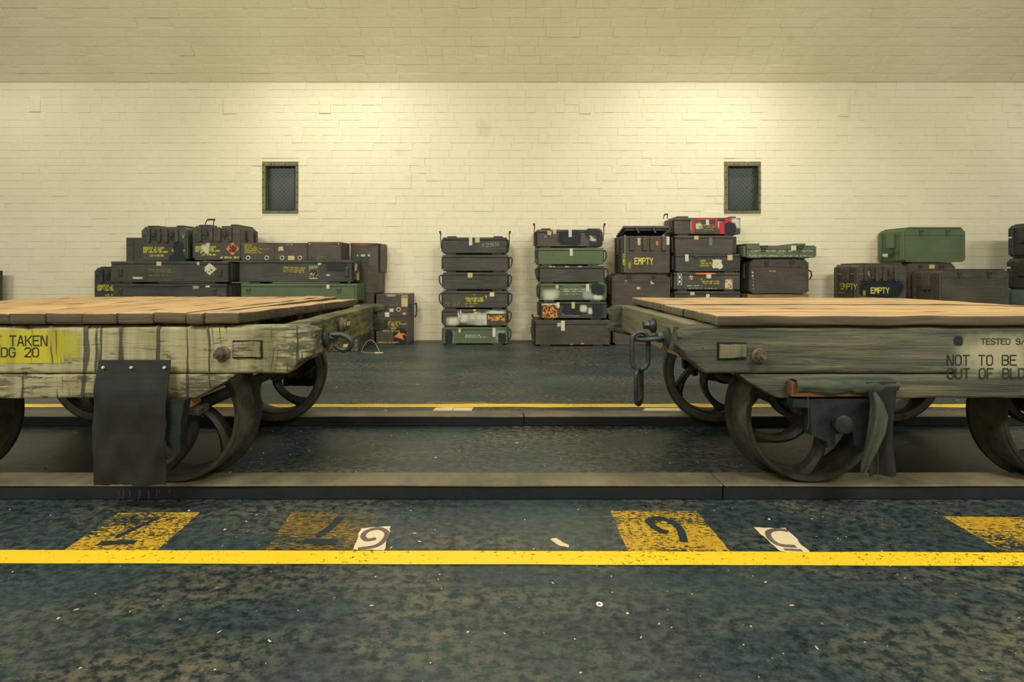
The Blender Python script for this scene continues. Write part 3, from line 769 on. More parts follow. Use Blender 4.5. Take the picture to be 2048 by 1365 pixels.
def cart(right):
    s = 1 if right else -1
    xe = .587 if right else -.61
    ln = 1.875
    X = lambda u: xe+s*u
    root = empty('flat_cart', (xe+s*ln/2, 2.167, 0))
    bm = M['beam_grey'] if right else M['beam_cream']; bl = M['beam_grey'] if right else M['beam_cream_low']
    def span(u0, u1): a, b = X(u0), X(u1); return min(a, b), max(a, b)
    wu = (.488, 1.373) if right else (.515, 1.385)
    # side beams with eroded ends
    for far in (0, 1):
        y0, y1 = (YF0, YF1) if far else (YN0, YN1)
        fork = far and not right
        a, b = span(.10 if fork else 0, ln)
        def warp(p, a=a, b=b, far=far):
            x, y, z = p; e = min(x-a, b-x); u = (x-xe)*s
            if z < .53:
                k = max(0, 1-e/(.085 if not fork else .05))*(1 if not far else .3); z += .07*k
            else:
                k = max(0, 1-e/.05); z -= .008*k
            k = max(0, 1-e/.07) if e < .07 else 0
            d = mn.noise_vector(Vector((x*14, y*14, z*26+(3 if far else 0))))+mn.noise_vector(Vector((x*8, y*20, z*75)))*.5
            x += d.x*.022*k; z += d.z*.012*k; y += d.y*.012*k
            if e < .004: x += mn.noise(Vector((7, y*20, z*34)))*.018
            if k == 0: y = y0 if p[1] < y0+.004 and .47 < z < .59 or p[1] < y0+.0012 else y
            return x, y, z
        m_ = MB(); rbox(m_, (a, y0, .447), (b, y1, .6045), .012, (150, 4, 22), .0016, 7, warp)
        part(m_, 'side_beam', bm, root, True)
        la, lb = span(.20 if right else .262, ln-.2)
        def warp2(p, la=la, lb=lb):
            x, y, z = p; e = min(x-la, lb-x)
            k = max(0, 1-e/.13); zt = .446; z = zt-(zt-z)*(1-.93*k**1.3)
            z += mn.noise(Vector((x*9, y*9, z*20)))*.004*(1 if z < .43 else 0)
            return x, y, z
        m_ = MB(); rbox(m_, (la, y0+.0005, .366), (lb, y1, .446), .008, (80, 3, 6), .0014, 8, warp2)
        part(m_, 'bolster_timber', bl, root, True)
        if fork:
            for (z0, z1, e) in ((.567, .612, -.002), (.468, .536, 0.0)):
                fa, fb = span(e, .13)
                def wf(p):
                    x, y, z = p; k = max(0, 1-(fb-x)/.05); d = mn.noise_vector(Vector((x*16, y*16, z*16)))
                    return x+d.x*.016*k, y+d.y*.006, z+d.z*.012*k-(.008*k if z > (z0+z1)/2 else -.008*k)
                m_ = MB(); rbox(m_, (fa, y0+.005, z0), (fb, y1-.005, z1), .010, (14, 3, 5), .002, 9, wf)
                part(m_, 'beam_end_finger', M['dark_wood'], root, True)
            m_ = MB(); tube(m_, [(X(.06), y0+.035, .53), (X(.06), y0+.035, .572)], .012, 10); part(m_, 'buffer_pin', M['iron'], root, True)
    # headstocks
    for u in (.055, ln-.135):
        a, b = span(u, u+.08)
        m_ = MB(); rbox(m_, (a, YN1-.002, .472), (b, YF0+.002, .604), .006, (3, 40, 8), .004, 7, seed=u*3)
        part(m_, 'headstock', M['beam_grey_y'] if right else M['beam_green_y'], root, True)
    # deck planks
    if right:
        ys = [1.622, 1.80, 1.945, 2.165, 2.31, 2.515, 2.712]
        for i, (a, b) in enumerate(zip(ys, ys[1:])):
            x0 = .709+random.uniform(-.004, .006); x1 = 2.31+random.uniform(-.01, .01)
            def wp(p, i=i):
                x, y, z = p
                if i > 2: z += .004
                return x, y, z-.010*max(0, (x-1.9)/.4)**2
            m_ = MB(); rbox(m_, (x0, a+.0025, .6065), (x1, b-.0025, .639), .006, (70, 3, 1), .0028, 8, wp, seed=i)
            o = part(m_, 'deck_plank', M['deck_x'], root, True)
            assign(o, [M['end_wood'], M['edge_wood']], lambda n: 1 if abs(n.x) > .7 else (2 if n.y < -.6 else 0))
    else:
        pxs = [479, 408, 372, 304.5, 233, 163, 91, 18, -54, -126, -198, -270, -342, -414, -466]
        for i, (a, b) in enumerate(zip(pxs, pxs[1:])):
            xa, xb = (b-1000)*.001622, (a-1000)*.001622
            sh = (random.uniform(-.006, .004) if i != 1 else -.02)
            yf = 2.712 if i else 2.70
            def wp(p, i=i):
                x, y, z = p; t = (y-1.622)/1.09
                x += .078*t
                if i == 0: z -= .014*t
                if i == 1 and 0: z -= .01
                if i == 2: z += .003
                return x, y, z
            m_ = MB(); rbox(m_, (xa+.0018, 1.622+sh*.5+(.004 if i == 1 else 0), .6125), (xb-.0018, yf, .648), .007, (4, 60, 1), .0032, 8, wp, seed=i*3)
            o = part(m_, 'deck_plank', M['deck_y'], root, True)
            assign(o, [M['edge_wood'], M['edge_wood']], lambda n: 1 if abs(n.y) > .7 else (2 if n.x > .6 else 0))
    # wheels, axles, pedestals
    for q, u in enumerate(wu):
        cx = X(u)
        make_wheel(root, cx, False, (200 if right else 322)+q*31)
        make_wheel(root, cx, True, 216+q*40 if right else 235+q*20)
        m_ = MB(); tube(m_, [(cx, 1.6, .29), (cx, 1.70, .284), (cx, 2.63, .284), (cx, 2.75, .29)], .024, 14); part(m_, 'axle', M['iron_dark'], root, True)
        for far in (0, 1):
            ya, yb = (2.706, 2.74) if far else (1.598, 1.634)
            m_ = MB(); prism(m_, [(cx+x*1., z) for x, z in PED], ya, yb); pd = part(m_, 'axle_guard', M['iron_dark'], root)
            m_ = MB(); hid = (not right and q == 0 and not far); e_ = .008 if hid else .022; cy = (ya-e_) if not far else yb; lathe(m_, [(.0001, 0), (.024, 0), (.029, e_*.15), (.029, e_), (.0001, e_)], (cx+.012, cy, .298), 24)
            part(m_, 'axle_cap', M['iron_dark'], root, True)
            y2 = YN0 if not far else YF0
            m_ = MB(); rbox(m_, (cx-.055, y2, .25), (cx+.055, y2+.07, .368), .004); part(m_, 'bearing_block', M['iron_dark'], root)
    # bolts and tenon blocks on the near face
    bx = [(445, 707), (516, 711)]
    def pt(px, py, d): return (PX(px, d), d, PZ(py, d))
    if right: blist, tenon = [(1518, 712)], (1437, 1491, 688, 716)
    else: blist, tenon = [(445, 708)], (468, 523, 684, 714)
    for bxy in blist:
        c = pt(*bxy, 1.633); m_ = MB()
        lathe(m_, [(.0001, -.007), (.022, -.007), (.025, -.004), (.025, .004)], c, 24); hexnut(m_, (c[0]-.002, c[1]-.026, c[2]), .0165, .019)
        lathe(m_, [(.0001, -.014), (.007, -.014), (.008, -.012), (.008, .02)], (c[0]-.002, c[1]-.026, c[2]), 12)
        part(m_, 'through_bolt', M['bolt'], root, True)
    a, b, c_, d_ = tenon
    m_ = MB(); rbox(m_, (PX(a-3, 1.633), 1.6315, PZ(d_+3, 1.633)), (PX(b+2, 1.633), 1.65, PZ(c_-3, 1.633)), .002, (4, 1, 3), .002, 20); part(m_, 'mortise_shade', M['rail_face'], root)  # raised dark frame stands in for the shade of a recessed pocket
    m_ = MB(); rbox(m_, (PX(a, 1.635), 1.6265, PZ(d_, 1.635)), (PX(b, 1.635), 1.66, PZ(c_, 1.635)), .003, (6, 2, 4), .004, 22)
    part(m_, 'tenon_end', M['end_wood'] if right else M['beam_cream_low'], root)
    # coupling irons on the headstock
    xh = X(.055)
    for (yy, zz, big) in ((1.90, .533, 1), (2.08, .560, 0)):
        m_ = MB(); R = .036 if big else .030
        lathe(m_, [(.0001, 0), (R, 0), (R*1.05, -s*.004), (R*1.0, -s*.012), (R*.7, -s*.02), (.02, -s*.022), (.0001, -s*.022)], (xh, yy, zz), 24, 'x')
        hexnut(m_, (xh-s*.022, yy, zz), .021 if big else .018, -s*.024, 'x'); part(m_, 'drawbar_nut', M['iron'] if big or right else M['bolt'], root, True)
    if not right:
        d = 1.885; P = [(655, 668), (668, 670), (684, 670), (696, 675), (703, 684), (703, 692), (697, 699), (686, 701), (676, 697), (669, 691)]
        m_ = MB(); pts = [Vector(pt(x, y, d)) for x, y in P]; pts[0] = Vector((xh-s*.03, 1.90, .533)); tube(m_, pts, .0095, 12, rad=[.012, .012, .010, .0095, .0095, .0095, .0095, .0095, .009, .006])
        part(m_, 'drawbar_hook', M['iron'], root, True)
        m_ = MB(); m_2 = [Vector(pt(672, 640, 1.99))+Vector((0, 0, 0))]
        lathe(m_, [(.014, -.004), (.024, -.004), (.024, .004), (.014, .004), (.014, -.004)], (xh+.026, 2.08, .56), 20, 'x'); part(m_, 'drawbar_ring', M['bolt'], root, True)
        # canvas flap nailed over the axle
        x0, x1 = -1.288, -1.058
        def fl(u, v):
            x = x0+(x1-x0)*u+mn.noise(Vector((v*7, u*2, 1)))*.004+(v*.006-.004)+(.004*math.sin(v*5) if u > .5 else 0)
            z = .497-.392*v+mn.noise(Vector((u*9, 3, 0)))*.006*(v > .9)
            y = 1.612-.010*v-.006*math.sin(v*3)+mn.noise(Vector((u*5, v*4, 2)))*.012*min(1, v*3)-.004*math.sin(u*7+v*3)*v
            return x, min(y, 1.618)-.018*min(1, v/.25), z
        m_ = MB(); sheet(m_, fl, 30, 50, .003); flap = part(m_, 'canvas_flap', M['canvas'], root, True, label='dark waxed canvas flap nailed over the left cart beam')
        for px_ in (209, 265, 331):
            m_ = MB(); lathe(m_, [(.0001, -.003), (.004, -.002), (.005, .002)], (PX(px_, 1.605), 1.598, PZ(735, 1.605)), 10); part(m_, 'nail', M['wire'], root)
        m_ = MB()
        for q in range(9):
            xx = -1.2+q*.02+random.uniform(-.01, .01); L = random.uniform(.01, .045); yy = 1.565
            tube(m_, [(xx, yy, .098), (xx+.003, yy-.002, .098-L*.5), (xx-.002, yy, .098-L)], .0006, 3)
        part(m_, 'loose_threads', M['rope'], root, kind='stuff')
        # far side flap
        def fl2(u, v): return -1.19+.2*u, 2.745+.006*math.sin(u*6), .50-.345*v+mn.noise(Vector((u*20, 0, 0)))*.004*(v > .95)
        m_ = MB(); sheet(m_, fl2, 12, 12, .003); part(m_, 'canvas_flap', M['canvas'], root, True)
        m_ = MB(); rbox(m_, (-1.075, 1.625, .336), (-1.015, 1.70, .364), .005, (3, 3, 2), .006, 20); part(m_, 'wedge', M['crate_wood'], root, label='yellowish wooden wedge')
        m_ = MB(); rbox(m_, (-1.045, 1.64, .31), (-.99, 1.70, .335), .005, (3, 3, 2), .006, 20); part(m_, 'wedge', M['dark_wood'], root)
    else:
        # shackle
        m_ = MB(); yy = 1.90; P = [(xh-.028, yy-.012, .533), (xh-.05, yy-.02, .530), (xh-.10, yy-.026, .527), (xh-.122, yy-.014, .526), (xh-.128, yy, .526), (xh-.122, yy+.014, .528), (xh-.10, yy+.026, .533), (xh-.05, yy+.02, .538), (xh-.028, yy+.012, .541)]
        tube(m_, P, .0085, 12); part(m_, 'drawbar_shackle', M['iron'], root, True)
        # board with canvas wrapped over it
        bx0, bx1, d = .936, 1.277, 1.604
        m_ = MB(); rbox(m_, (bx0, d, .379), (bx1, 1.634, .428), .004, (20, 2, 3), .002, 9); part(m_, 'guard_board', M['orange_wood'], root, True, label='orange-brown hardwood board under the canvas')
        def roll(u, v):
            x = .948+(1.272-.948)*u; a = -PI/2+PI*.98*(1-v)+.3
            lo = .012+.010*mn.noise(Vector((x*9, 5, 0)))+(.006 if .55 < u < .85 else 0)
            # over the top then down the front
            if v < .4: return x, 1.634-(1.634-d+.006)*v/.4, .432+.004*mn.noise(Vector((x*18, v*3, 0)))+.003
            t = (v-.4)/.6; return x, d-.006-.006*math.sin(t*PI)+.003*mn.noise(Vector((x*25, t*3, 3))), .434-(.022+lo)*t
        m_ = MB(); sheet(m_, roll, 60, 14, -.0025); part(m_, 'canvas_cover', M['canvas_l'], root, True, label='olive canvas folded over the board')
        L_ = [(1741, 790), (1741, 812), (1739, 842), (1734, 875), (1728, 905), (1722, 930), (1721, 948)]
        R_ = [(1752, 784), (1768, 806), (1777, 835), (1771, 868), (1757, 900), (1744, 925), (1734, 946)]
        def drp(u, v):
            k = v*(len(L_)-1); i = min(int(k), len(L_)-2); f = k-i
            l = [L_[i][j]*(1-f)+L_[i+1][j]*f for j in (0, 1)]; r = [R_[i][j]*(1-f)+R_[i+1][j]*f for j in (0, 1)]
            x = l[0]*(1-u)+r[0]*u; y = l[1]*(1-u)+r[1]*u
            dd = 1.568-.012*math.sin(u*PI*1.0)+.007*math.sin(u*9+v*4)
            p = pt(x, y, dd); return p
        m_ = MB(); sheet(m_, drp, 16, 40, .0025); part(m_, 'canvas_tail', M['canvas_l'], root, True, label='torn olive canvas tail hanging down')
        def pan(u, v):
            x = 1.17+.09*u+.006*math.sin(v*6+u)-.003; z = .43-.295*v
            return x, 1.592-.010*math.sin(u*8+2)*min(1, v*3)-.008*v, z
        m_ = MB(); sheet(m_, pan, 16, 24, .0025); part(m_, 'canvas_flap', M['canvas'], root, True)
        m_ = MB(); tube(m_, [pt(1616, 795, 1.57), pt(1617, 825, 1.57), pt(1618, 845, 1.57), pt(1615, 860, 1.57)], .0012, 5); tube(m_, [pt(1755, 900, 1.55), pt(1756, 935, 1.55), pt(1756, 965, 1.55)], .0009, 4)
        part(m_, 'loose_threads', M['rope'], root, kind='stuff')
        m_ = MB(); rbox(m_, (.985, 1.64, .31), (1.04, 1.70, .345), .004, (2, 2, 2), .004, 20); part(m_, 'wedge', M['dark_wood'], root)
    # painted lettering on the near beam
    yf = 1.6338
    def ltr(s_, px, py, hpx, adv, mat, name='stencil_text', sw=.88):
        m_ = MB(); h = hpx*yf/1000; k = h/6.; kx = adv*yf/1000/5.5; wd = kx/k*.66/.9
        text_mesh(m_, s_, (PX(px, yf), yf, PZ(py, yf)), (1, 0, 0), (0, 0, 1), h, wd, sw, True); part(m_, name, mat, root)
    if right:
        ltr('TESTED 9/84', 1963, 689, 11, 9.9, M['t_black'], sw=1.0)
        ltr('NOT TO BE TAKEN', 1895, 730.5, 19, 15.7, M['t_black']); ltr('OUT OF BLDG 20', 1896, 757, 19, 15.7, M['t_black'])
        sp = [(1908, 1926, 672, 692, 's_black'), (1515, 1565, 672, 696, 's_black'), (1268, 1268, 0, 0, None)]
        x0, x1, z0, z1 = 1.415, 1.62, .462, .59
        decal(root, (PX(1905, yf), PX(1928, yf), PZ(694, yf), PZ(670, yf)), yf-.0003, 's_black')
        decal(root, (PX(1880, yf), PX(2100, yf), PZ(762, yf), PZ(655, yf)), yf+.0003, 's_pale')
    else:
        m_ = MB(); decal(root, (PX(-260, yf), PX(128, yf), PZ(727, yf), PZ(661, yf)), yf+.0003, 'panel_yellow', name='painted_panel', label='yellow painted panel')
        decal(root, (PX(110, yf), PX(165, yf), PZ(725, yf), PZ(655, yf)), yf+.00015, 's_yellow')
        ltr('NOT TO BE TAKEN', 20-15.6*10, 691.5, 19, 15.6, M['t_black']); ltr('OUT OF BLDG 20', 3-15.6*9, 714, 17.5, 15.6, M['t_black'])
    return root
def decal(root, r, y, mat, name='sprayed_paint', label=None, wc=True):
    x0, x1, z0, z1 = r
    m_ = MB(); m_.add([(x0, y, z0), (x1, y, z0), (x1, y, z1), (x0, y, z1)], [(0, 1, 2, 3)], [[(0, 0), (1, 0), (1, 1), (0, 1)]])
    return part(m_, name, M[mat], root, label=label) if label else part(m_, name, M[mat], root)
M['s_pale'] = m_spray('rubbed_pale_paint', srgb(170, 166, 132), .2, .9, .5, 14, .75)
t = NT('yellow_panel_paint'); wn = t.noise(t.co('World', (3, 3, 14)), 5, 6, .75)
M['panel_yellow'] = t.fin(drip(t, t.mix(t.noise(t.co('World'), 6, 3), srgb(152, 144, 30), srgb(174, 164, 48))), .55, None, alpha=t.ramp(wn, [(.26, .2), (.36, 1.)]))

tag(cart(False), 'left flat cart with crosswise deck planks and cream painted, rain-streaked side beam', 'cart', 'rail carts on the track')
tag(cart(True), 'right flat cart with lengthwise deck planks and bare grey weathered side beam', 'cart', 'rail carts on the track')

# chain hanging from the right cart
ck = empty('coupling_chain', (.53, 1.9, .27)); tag(ck, 'two long iron chain links hanging from the drawbar of the right cart', 'chain')
def link(cx, cy, z0, z1, wd, r, ang, name='chain_link'):
    m_ = MB(); pts = []; hw = wd/2-r; zc0, zc1 = z0+r+hw, z1-r-hw; n = 10
    for i in range(n+1): a = PI*i/n; pts.append((math.cos(a)*hw, zc1+math.sin(a)*hw))
    for i in range(n+1): a = PI+PI*i/n; pts.append((math.cos(a)*hw, zc0+math.sin(a)*hw))
    tube(m_, [(cx+x*math.cos(ang), cy+x*math.sin(ang), z) for x, z in pts], r, 12, True)
    part(m_, name, M['iron'], ck, True)
link(.531, 1.895, .403, .562, .082, .0088, .12); link(.526, 1.895, .272, .424, .074, .0088, .95)

# ------------------------------------------------------------------ chests
class Chest:
    def __init__(s, label, px0, px1, pyt, pyb, d, dep, mat, style='long', foot=0, yaw=0, group=None, zt=None, zb=None, name='ammunition_chest', cat='chest', X=None, lid=None):
        x0, x1 = X if X else (PX(px0, d), PX(px1, d))
        zt = PZ(pyt, d) if zt is None else zt; zb = PZ(pyb, d) if zb is None else zb
        s.d = d; s.w = x1-x0; s.dep = dep; s.h = zt-zb; s.cx = (x0+x1)/2; s.zb = zb-foot; s.foot = foot; s.mat = M[mat]
        s.r = empty(name, (s.cx, d+dep/2, s.zb), yaw); tag(s.r, label, cat, group)
        w, h = s.w/2, s.h; f = foot; y0, y1 = -dep/2, dep/2; s.y0 = y0; s.lay = 0
        hm = M['green2'] if 'green' in mat else (M['hatch'] if mat != 'teal' else M['teal'])
        s.hm = hm
        def P(nm, mt, *boxes, c=.0035, sm=False):
            m_ = MB()
            for a, b in boxes: cbox(m_, a, b, c)
            return m_.build(nm, mt, s.r, sm)
        s.P = P
        if style == 'plain':
            P('body', s.mat, ((-w, y0, f), (w, y1, f+h)), c=.004); 
            P('edge_seam', s.mat, ((w-.010, y0-.002, f+.002), (w+.0015, y0+.010, f+h-.002)))
            return
        lh = lid if lid else {'long': .030, 'fuze': h*.26, 'trunk': h*.22, 'flat': h*.35}[style]
        i = .004
        if style in ('fuze', 'trunk'):
            # lid with cut corners
            cc = .028
            m_ = MB(); prism(m_, [(-w, f+h-lh+.0015), (w, f+h-lh+.0015), (w, f+h-cc), (w-cc*.8, f+h), (-w+cc*.8, f+h), (-w, f+h-cc)], y0, y1)
            m_.build('lid', s.mat, s.r)
            m_ = MB(); prism(m_, [(-w, f+.02), (-w+.016, f), (w-.016, f), (w, f+.02), (w, f+h-lh-.0015), (-w, f+h-lh-.0015)], y0, y1)
            m_.build('body', s.mat, s.r)
        else:
            P('lid', s.mat, ((-w-.002, y0-.002, f+h-lh+.001), (w+.002, y1, f+h)), c=.005)
            P('body', s.mat, ((-w, y0, f), (w, y1, f+h-lh-.001)), c=.005)
        if foot > .004:
            for fx in (-.74, .68): P('foot_batten', hm, ((fx*w-.055, y0+.004, 0), (fx*w+.055, y1-.01, f-.0005)), c=.004)
        if style == 'long':
            for sx in (-1, 1):
                a, b = sorted((sx*(w+.001), sx*(w+.02)))
                P('end_cleat', s.mat, ((a, y0+.05, f+.02), (b, y1-.05, f+h-.02)))
        if style == 'flat':
            for sx in (-1, 1):
                a, b = sorted((sx*(w+.001), sx*(w+.03))); P('end_cleat', s.mat, ((a, y0+.02, f+.01), (b, y1-.02, f+h-.01)))
        if style in ('fuze', 'trunk'):
            for sx in (-1, 1):
                for (ya, yb) in ((y0, y0+.05), (y1-.05, y1)):
                    a, b = sorted((sx*(w+.0005), sx*(w+.016))); P('corner_post', s.mat, ((a, ya, f+.02), (b, yb, f+h-.03)))
                a, b = sorted((sx*(w+.0005), sx*(w+.024)))
                P('handle_block', s.mat, ((a, -.05, f+h*.42), (b, .05, f+h*.88)))
        if style == 'fuze':
            for fx in (-.72, -.24, .10, .58) if w > .15 else (-.6, .3):
                m_ = MB(); bw = .034; cbox(m_, (fx*w-bw/2, y0-.022, f+h*.54), (fx*w+bw/2, y0-.0005, f+h*.955), .004)
                m_.build('front_batten', s.mat, s.r)
                m_ = MB()
                for q in range(4):
                    lathe(m_, [(.0001, -.002), (.0032, -.001), (.0036, .001)], (fx*w+(.006 if q % 2 else -.004), y0-.0225, f+h*(.60+.09*q)), 6)
                m_.build('screw_heads', M['iron'], s.r, kind='stuff')
            for fx in (-.48, .34) if w > .15 else (-.15,): s.latch(fx*w, f+h*.93, h*.30)
            P('lid_batten', s.mat, ((-w+.05, y0-.004, f+h+.0005), (-w+.05+w*.5, y1-.01, f+h+.013)), ((w-.10, y0-.004, f+h+.0005), (w-.03, y1-.01, f+h+.016)))
        if style == 'trunk':
            for fx in (-.45, .45): s.hinge(fx*w, f+h-.012, .07)
            P('lid_batten', s.mat, ((-w+.04, y0-.006, f+h+.0005), (w-.03, y1-.01, f+h+.012)))
            m_ = MB()
            for q in range(8):
                for sx in (-1, 1): lathe(m_, [(.0001, -.0015), (.003, -.001), (.0034, .001)], (sx*(w-.02), y0-.0005, f+.04+q*(h-.1)/7), 6)
            m_.build('screw_heads', M['hatch'] if 'green' not in mat else M['green2'], s.r, kind='stuff')
    def latch(s, x, z, L):
        y = s.y0; m_ = MB(); cbox(m_, (x-.016, y-.010, z-L*.35), (x+.016, y-.0005, z), .003); cbox(m_, (x-.010, y-.022, z-L*.75), (x+.010, y-.010, z-L*.25), .003)
        o = m_.build('latch', s.hm, s.r)
        m_ = MB(); tube(m_, [(x-.018, y-.012, z-L*.3), (x-.018, y-.020, z-L*.9), (x-.010, y-.021, z-L), (x+.010, y-.021, z-L), (x+.018, y-.020, z-L*.9), (x+.018, y-.012, z-L*.3)], .0035, 6)
        b = m_.build('latch_bail', M['iron'], o, True)
    def hinge(s, x, z, L):
        y = s.y0; m_ = MB(); cbox(m_, (x-.022, y-.014, z-.022), (x+.022, y-.0005, z), .004)
        pts = [(x-.018, z-.022), (x-.018, z-L*.8)]+[(x+math.cos(a)*.018, z-L*.8+math.sin(a)*.018) for a in [PI+PI*q/6 for q in range(1, 6)]]+[(x+.018, z-L*.8), (x+.018, z-.022)]
        prism(m_, pts, y-.007, y-.0005); m_.build('hasp', s.hm, s.r)
    def rope(s, side, kind='loop', up=False, k=1.0):
        x = side*(s.w/2+.02); z = s.foot+s.h*(.9 if up else .55); m_ = MB()
        if up: pts = [(x, s.y0+.04, z-.10), (x+side*.008, s.y0+.03, z), (x+side*.004, s.y0+.02, z+.05), (x+side*.014, s.y0+.01, z+.085)]; rad = [.005, .005, .006, .012]
        else: pts = [(x, s.y0+.06, z+.04), (x+side*.010*k, s.y0+.05, z+.055), (x+side*.026*k, s.y0+.02, z+.035), (x+side*.022*k, s.y0, z-.01), (x+side*.008*k, s.y0+.01, z-.05), (x, s.y0+.04, z-.055)]; rad = [.005, .006, .008, .008, .006, .005]
        tube(m_, pts, .006, 7, rad=rad); return m_.build('rope_handle', M['rope'], s.r, True)
    def toploop(s, px, py, W=.055):
        x, z = s.uv(px, py); zt = s.foot+s.h; m_ = MB(); y = s.y0+.03
        tube(m_, [(x-W*.5, y, zt-.01), (x-W*.3, y, z-.012), (x-W*.1, y, z), (x+W*.5, y, z), (x+W*.38, y, z-.02), (x+W*.35, y, zt-.01)], .006, 7, rad=[.004, .005, .010, .009, .005, .004]); m_.build('rope_handle', M['rope'], s.r, True)
    def uv(s, px, py): return PX(px, s.d)-s.cx, PZ(py, s.d)-s.zb
    def q(s, name, px0, px1, py0, py1, mat, uvs=False, shape=None, off=.0012, label=None, thick=False):
        s.lay += 1; y = s.y0-(.0022 if True else 0)-off*0-.00035*s.lay
        x0, z1 = s.uv(px0, py0); x1, z0 = s.uv(px1, py1); m_ = MB()
        if shape == 'diamond': v = [((x0+x1)/2, z0), (x1, (z0+z1)/2), ((x0+x1)/2, z1), (x0, (z0+z1)/2)]
        elif shape == 'torn':
            v = []; rr = random.Random(int(px0*7+py0))
            for (a, b), (c, e) in (((x0, z0), (x1, z0)), ((x1, z0), (x1, z1)), ((x1, z1), (x0, z1)), ((x0, z1), (x0, z0))):
                for k in range(4):
                    t_ = k/4; v.append((a+(c-a)*t_+rr.uniform(-.12, .12)*(x1-x0), b+(e-b)*t_+rr.uniform(-.12, .12)*(z1-z0)))
        else: v = [(x0, z0), (x1, z0), (x1, z1), (x0, z1)]
        cl = lambda a, b: (min(max(a, -s.w/2+.002), s.w/2-.002), min(max(b, s.foot+.002), s.foot+s.h-.001))
        v = [cl(a, b) for a, b in v]
        u = [[((a-x0)/(x1-x0), (b-z0)/(z1-z0)) for a, b in v]]
        m_.add([(a, y, b) for a, b in v], [tuple(range(len(v)))], u)
        return m_.build(name, M[mat], s.r, label=label)
    def text(s, lines, mat='t_yellow', sw=1.15, name='stencil_text', skew=0):
        """lines: (string, px, baseline py, height px, total width px)"""
        s.lay += 1; y = s.y0-.0024-.00035*s.lay
        for st, px, py, hp, wp in lines:
            m_ = MB(); x, z = s.uv(px, py); h = hp*s.d/1000; n = max(1, len(st)*5.5-1.5); kx = wp*s.d/1000/n; wd = kx/(h/6)*.66/.9
            text_mesh(m_, st, (x, y, z), Vector((1, 0, skew)), (0, 0, 1), h, wd, sw, st == 'EMPTY')
            o = m_.build(name, M[mat], s.r)
        return o
    def tag_(s, px0, px1, py0, py1, mat='paper'):
        return s.q('paper_label', px0, px1, py0, py1, mat)
    def ring(s, px, py, R=4.6):
        x, z = s.uv(px, py); r = R*s.d/1000; m_ = MB(); lathe(m_, [(r*.62, -.001), (r*.66, -.006), (r*.95, -.006), (r, -.001)], (x, s.y0, z), 20); o = m_.build('inspection_port', M['t_white_s'], s.r, True)
        m_ = MB(); lathe(m_, [(.0001, -.003), (r*.64, -.003)], (x, s.y0, z), 20); m_.build('port_glass', M['glass'], o)
M['t_white_s'] = m_flat('cream_ring', srgb(196, 192, 170), .6)

GA = 'chests in the six-high stack'
FT = .016
# ---- stack of six left of centre
d = 5.38
a6 = Chest('green chest at the bottom of the six-high stack, black spray at both ends', 886, 1015, 654.7, 689.5, d, .32, 'green', foot=.012, zb=.014, group=GA)
a6.r.location.z = 0.0005
a6.q('sprayed_paint', 886, 912, 658, 692, 's_haze'); a6.q('sprayed_paint', 889, 907, 658, 691, 's_black'); a6.q('sprayed_paint', 988, 1015, 655, 688, 's_haze'); a6.q('sprayed_paint', 994, 1014, 664, 688, 's_black')
a6.tag_(985, 991, 656, 674); a6.tag_(917, 922, 657, 665, 'paper_y'); a6.text([('1390-00-077-7146', 930, 672, 2.4, 30), ('PRIMER ELECTRIC MK1 MOD 1', 930, 675.6, 2.4, 46)], 't_white'); a6.text([('LOT 4-86', 980, 684, 2.0, 17)], 't_dimyellow')
a6.rope(1, k=.7)
a5 = Chest('brown flat chest sprayed white, second from the floor in the six-high stack', 885.6, 1014, 619, 651.6, d, .32, 'brown3', foot=FT, group=GA)
for p in ((888, 922, 632, 654), (918, 942, 625, 648), (934, 962, 624, 644), (946, 985, 622, 655), (966, 1016, 620, 632)): a5.q('sprayed_paint', *p, 's_white')
a5.q('sprayed_paint', 925, 976, 636, 653, 's_haze'); a5.q('painted_panel', 973.5, 1012.5, 627.5, 651, 'brown3'); a5.q('lettering_remains', 976, 1010, 631, 642, 'orange_torn')
a5.tag_(948, 954, 624, 633, 'paper_y'); a5.tag_(946, 952, 618.6, 622); a5.q('paper_label', 915, 923, 620, 635, 'paper_torn', shape='torn'); a5.rope(1)
a4 = Chest('brown flat chest with yellow lettering, third from the floor in the six-high stack', 885.4, 1015.2, 582.9, 616.7, d, .32, 'brown', foot=FT, group=GA)
a4.text([('17', 946, 591.5, 2.2, 5), ('LOT 170 28001', 930, 609, 2.2, 26), ('EX EGGBY', 931, 614.6, 2.0, 17)], 't_yellow', 1.0)
a4.text([('1300-00-867-1709', 930.5, 599.3, 3.2, 35), ('FUZE TANK MK48B1', 934, 604, 3.2, 34)], 't_yellowb', 1.3)
a4.text([('FRAGMENT TAN-1278', 890, 608, 2.2, 30), ('NO 72008', 895, 612, 2.0, 20)], 't_dimyellow', 1.0); a4.tag_(979.5, 988.5, 585.6, 594); a4.tag_(971, 973, 592, 597); a4.rope(1); a4.rope(-1, k=.7)
a3 = Chest('charcoal flat chest with one yellowed tag, fourth from the floor in the six-high stack', 886.7, 1015, 545, 578.8, d, .32, 'grey', foot=FT, group=GA)
a3.tag_(935.5, 945, 545.6, 555.2, 'paper_y'); a3.rope(1, k=.9); a3.rope(-1)
a2 = Chest('plain brown flat chest, second from the top of the six-high stack', 885.6, 1016, 509.6, 541.8, d, .32, 'brown', foot=FT, group=GA); a2.rope(1)
a1 = Chest('charcoal flat chest on top of the six-high stack, chalk scrawl and upright rope ends', 885.6, 1014, 474, 505.9, d, .32, 'grey', foot=FT, group=GA)
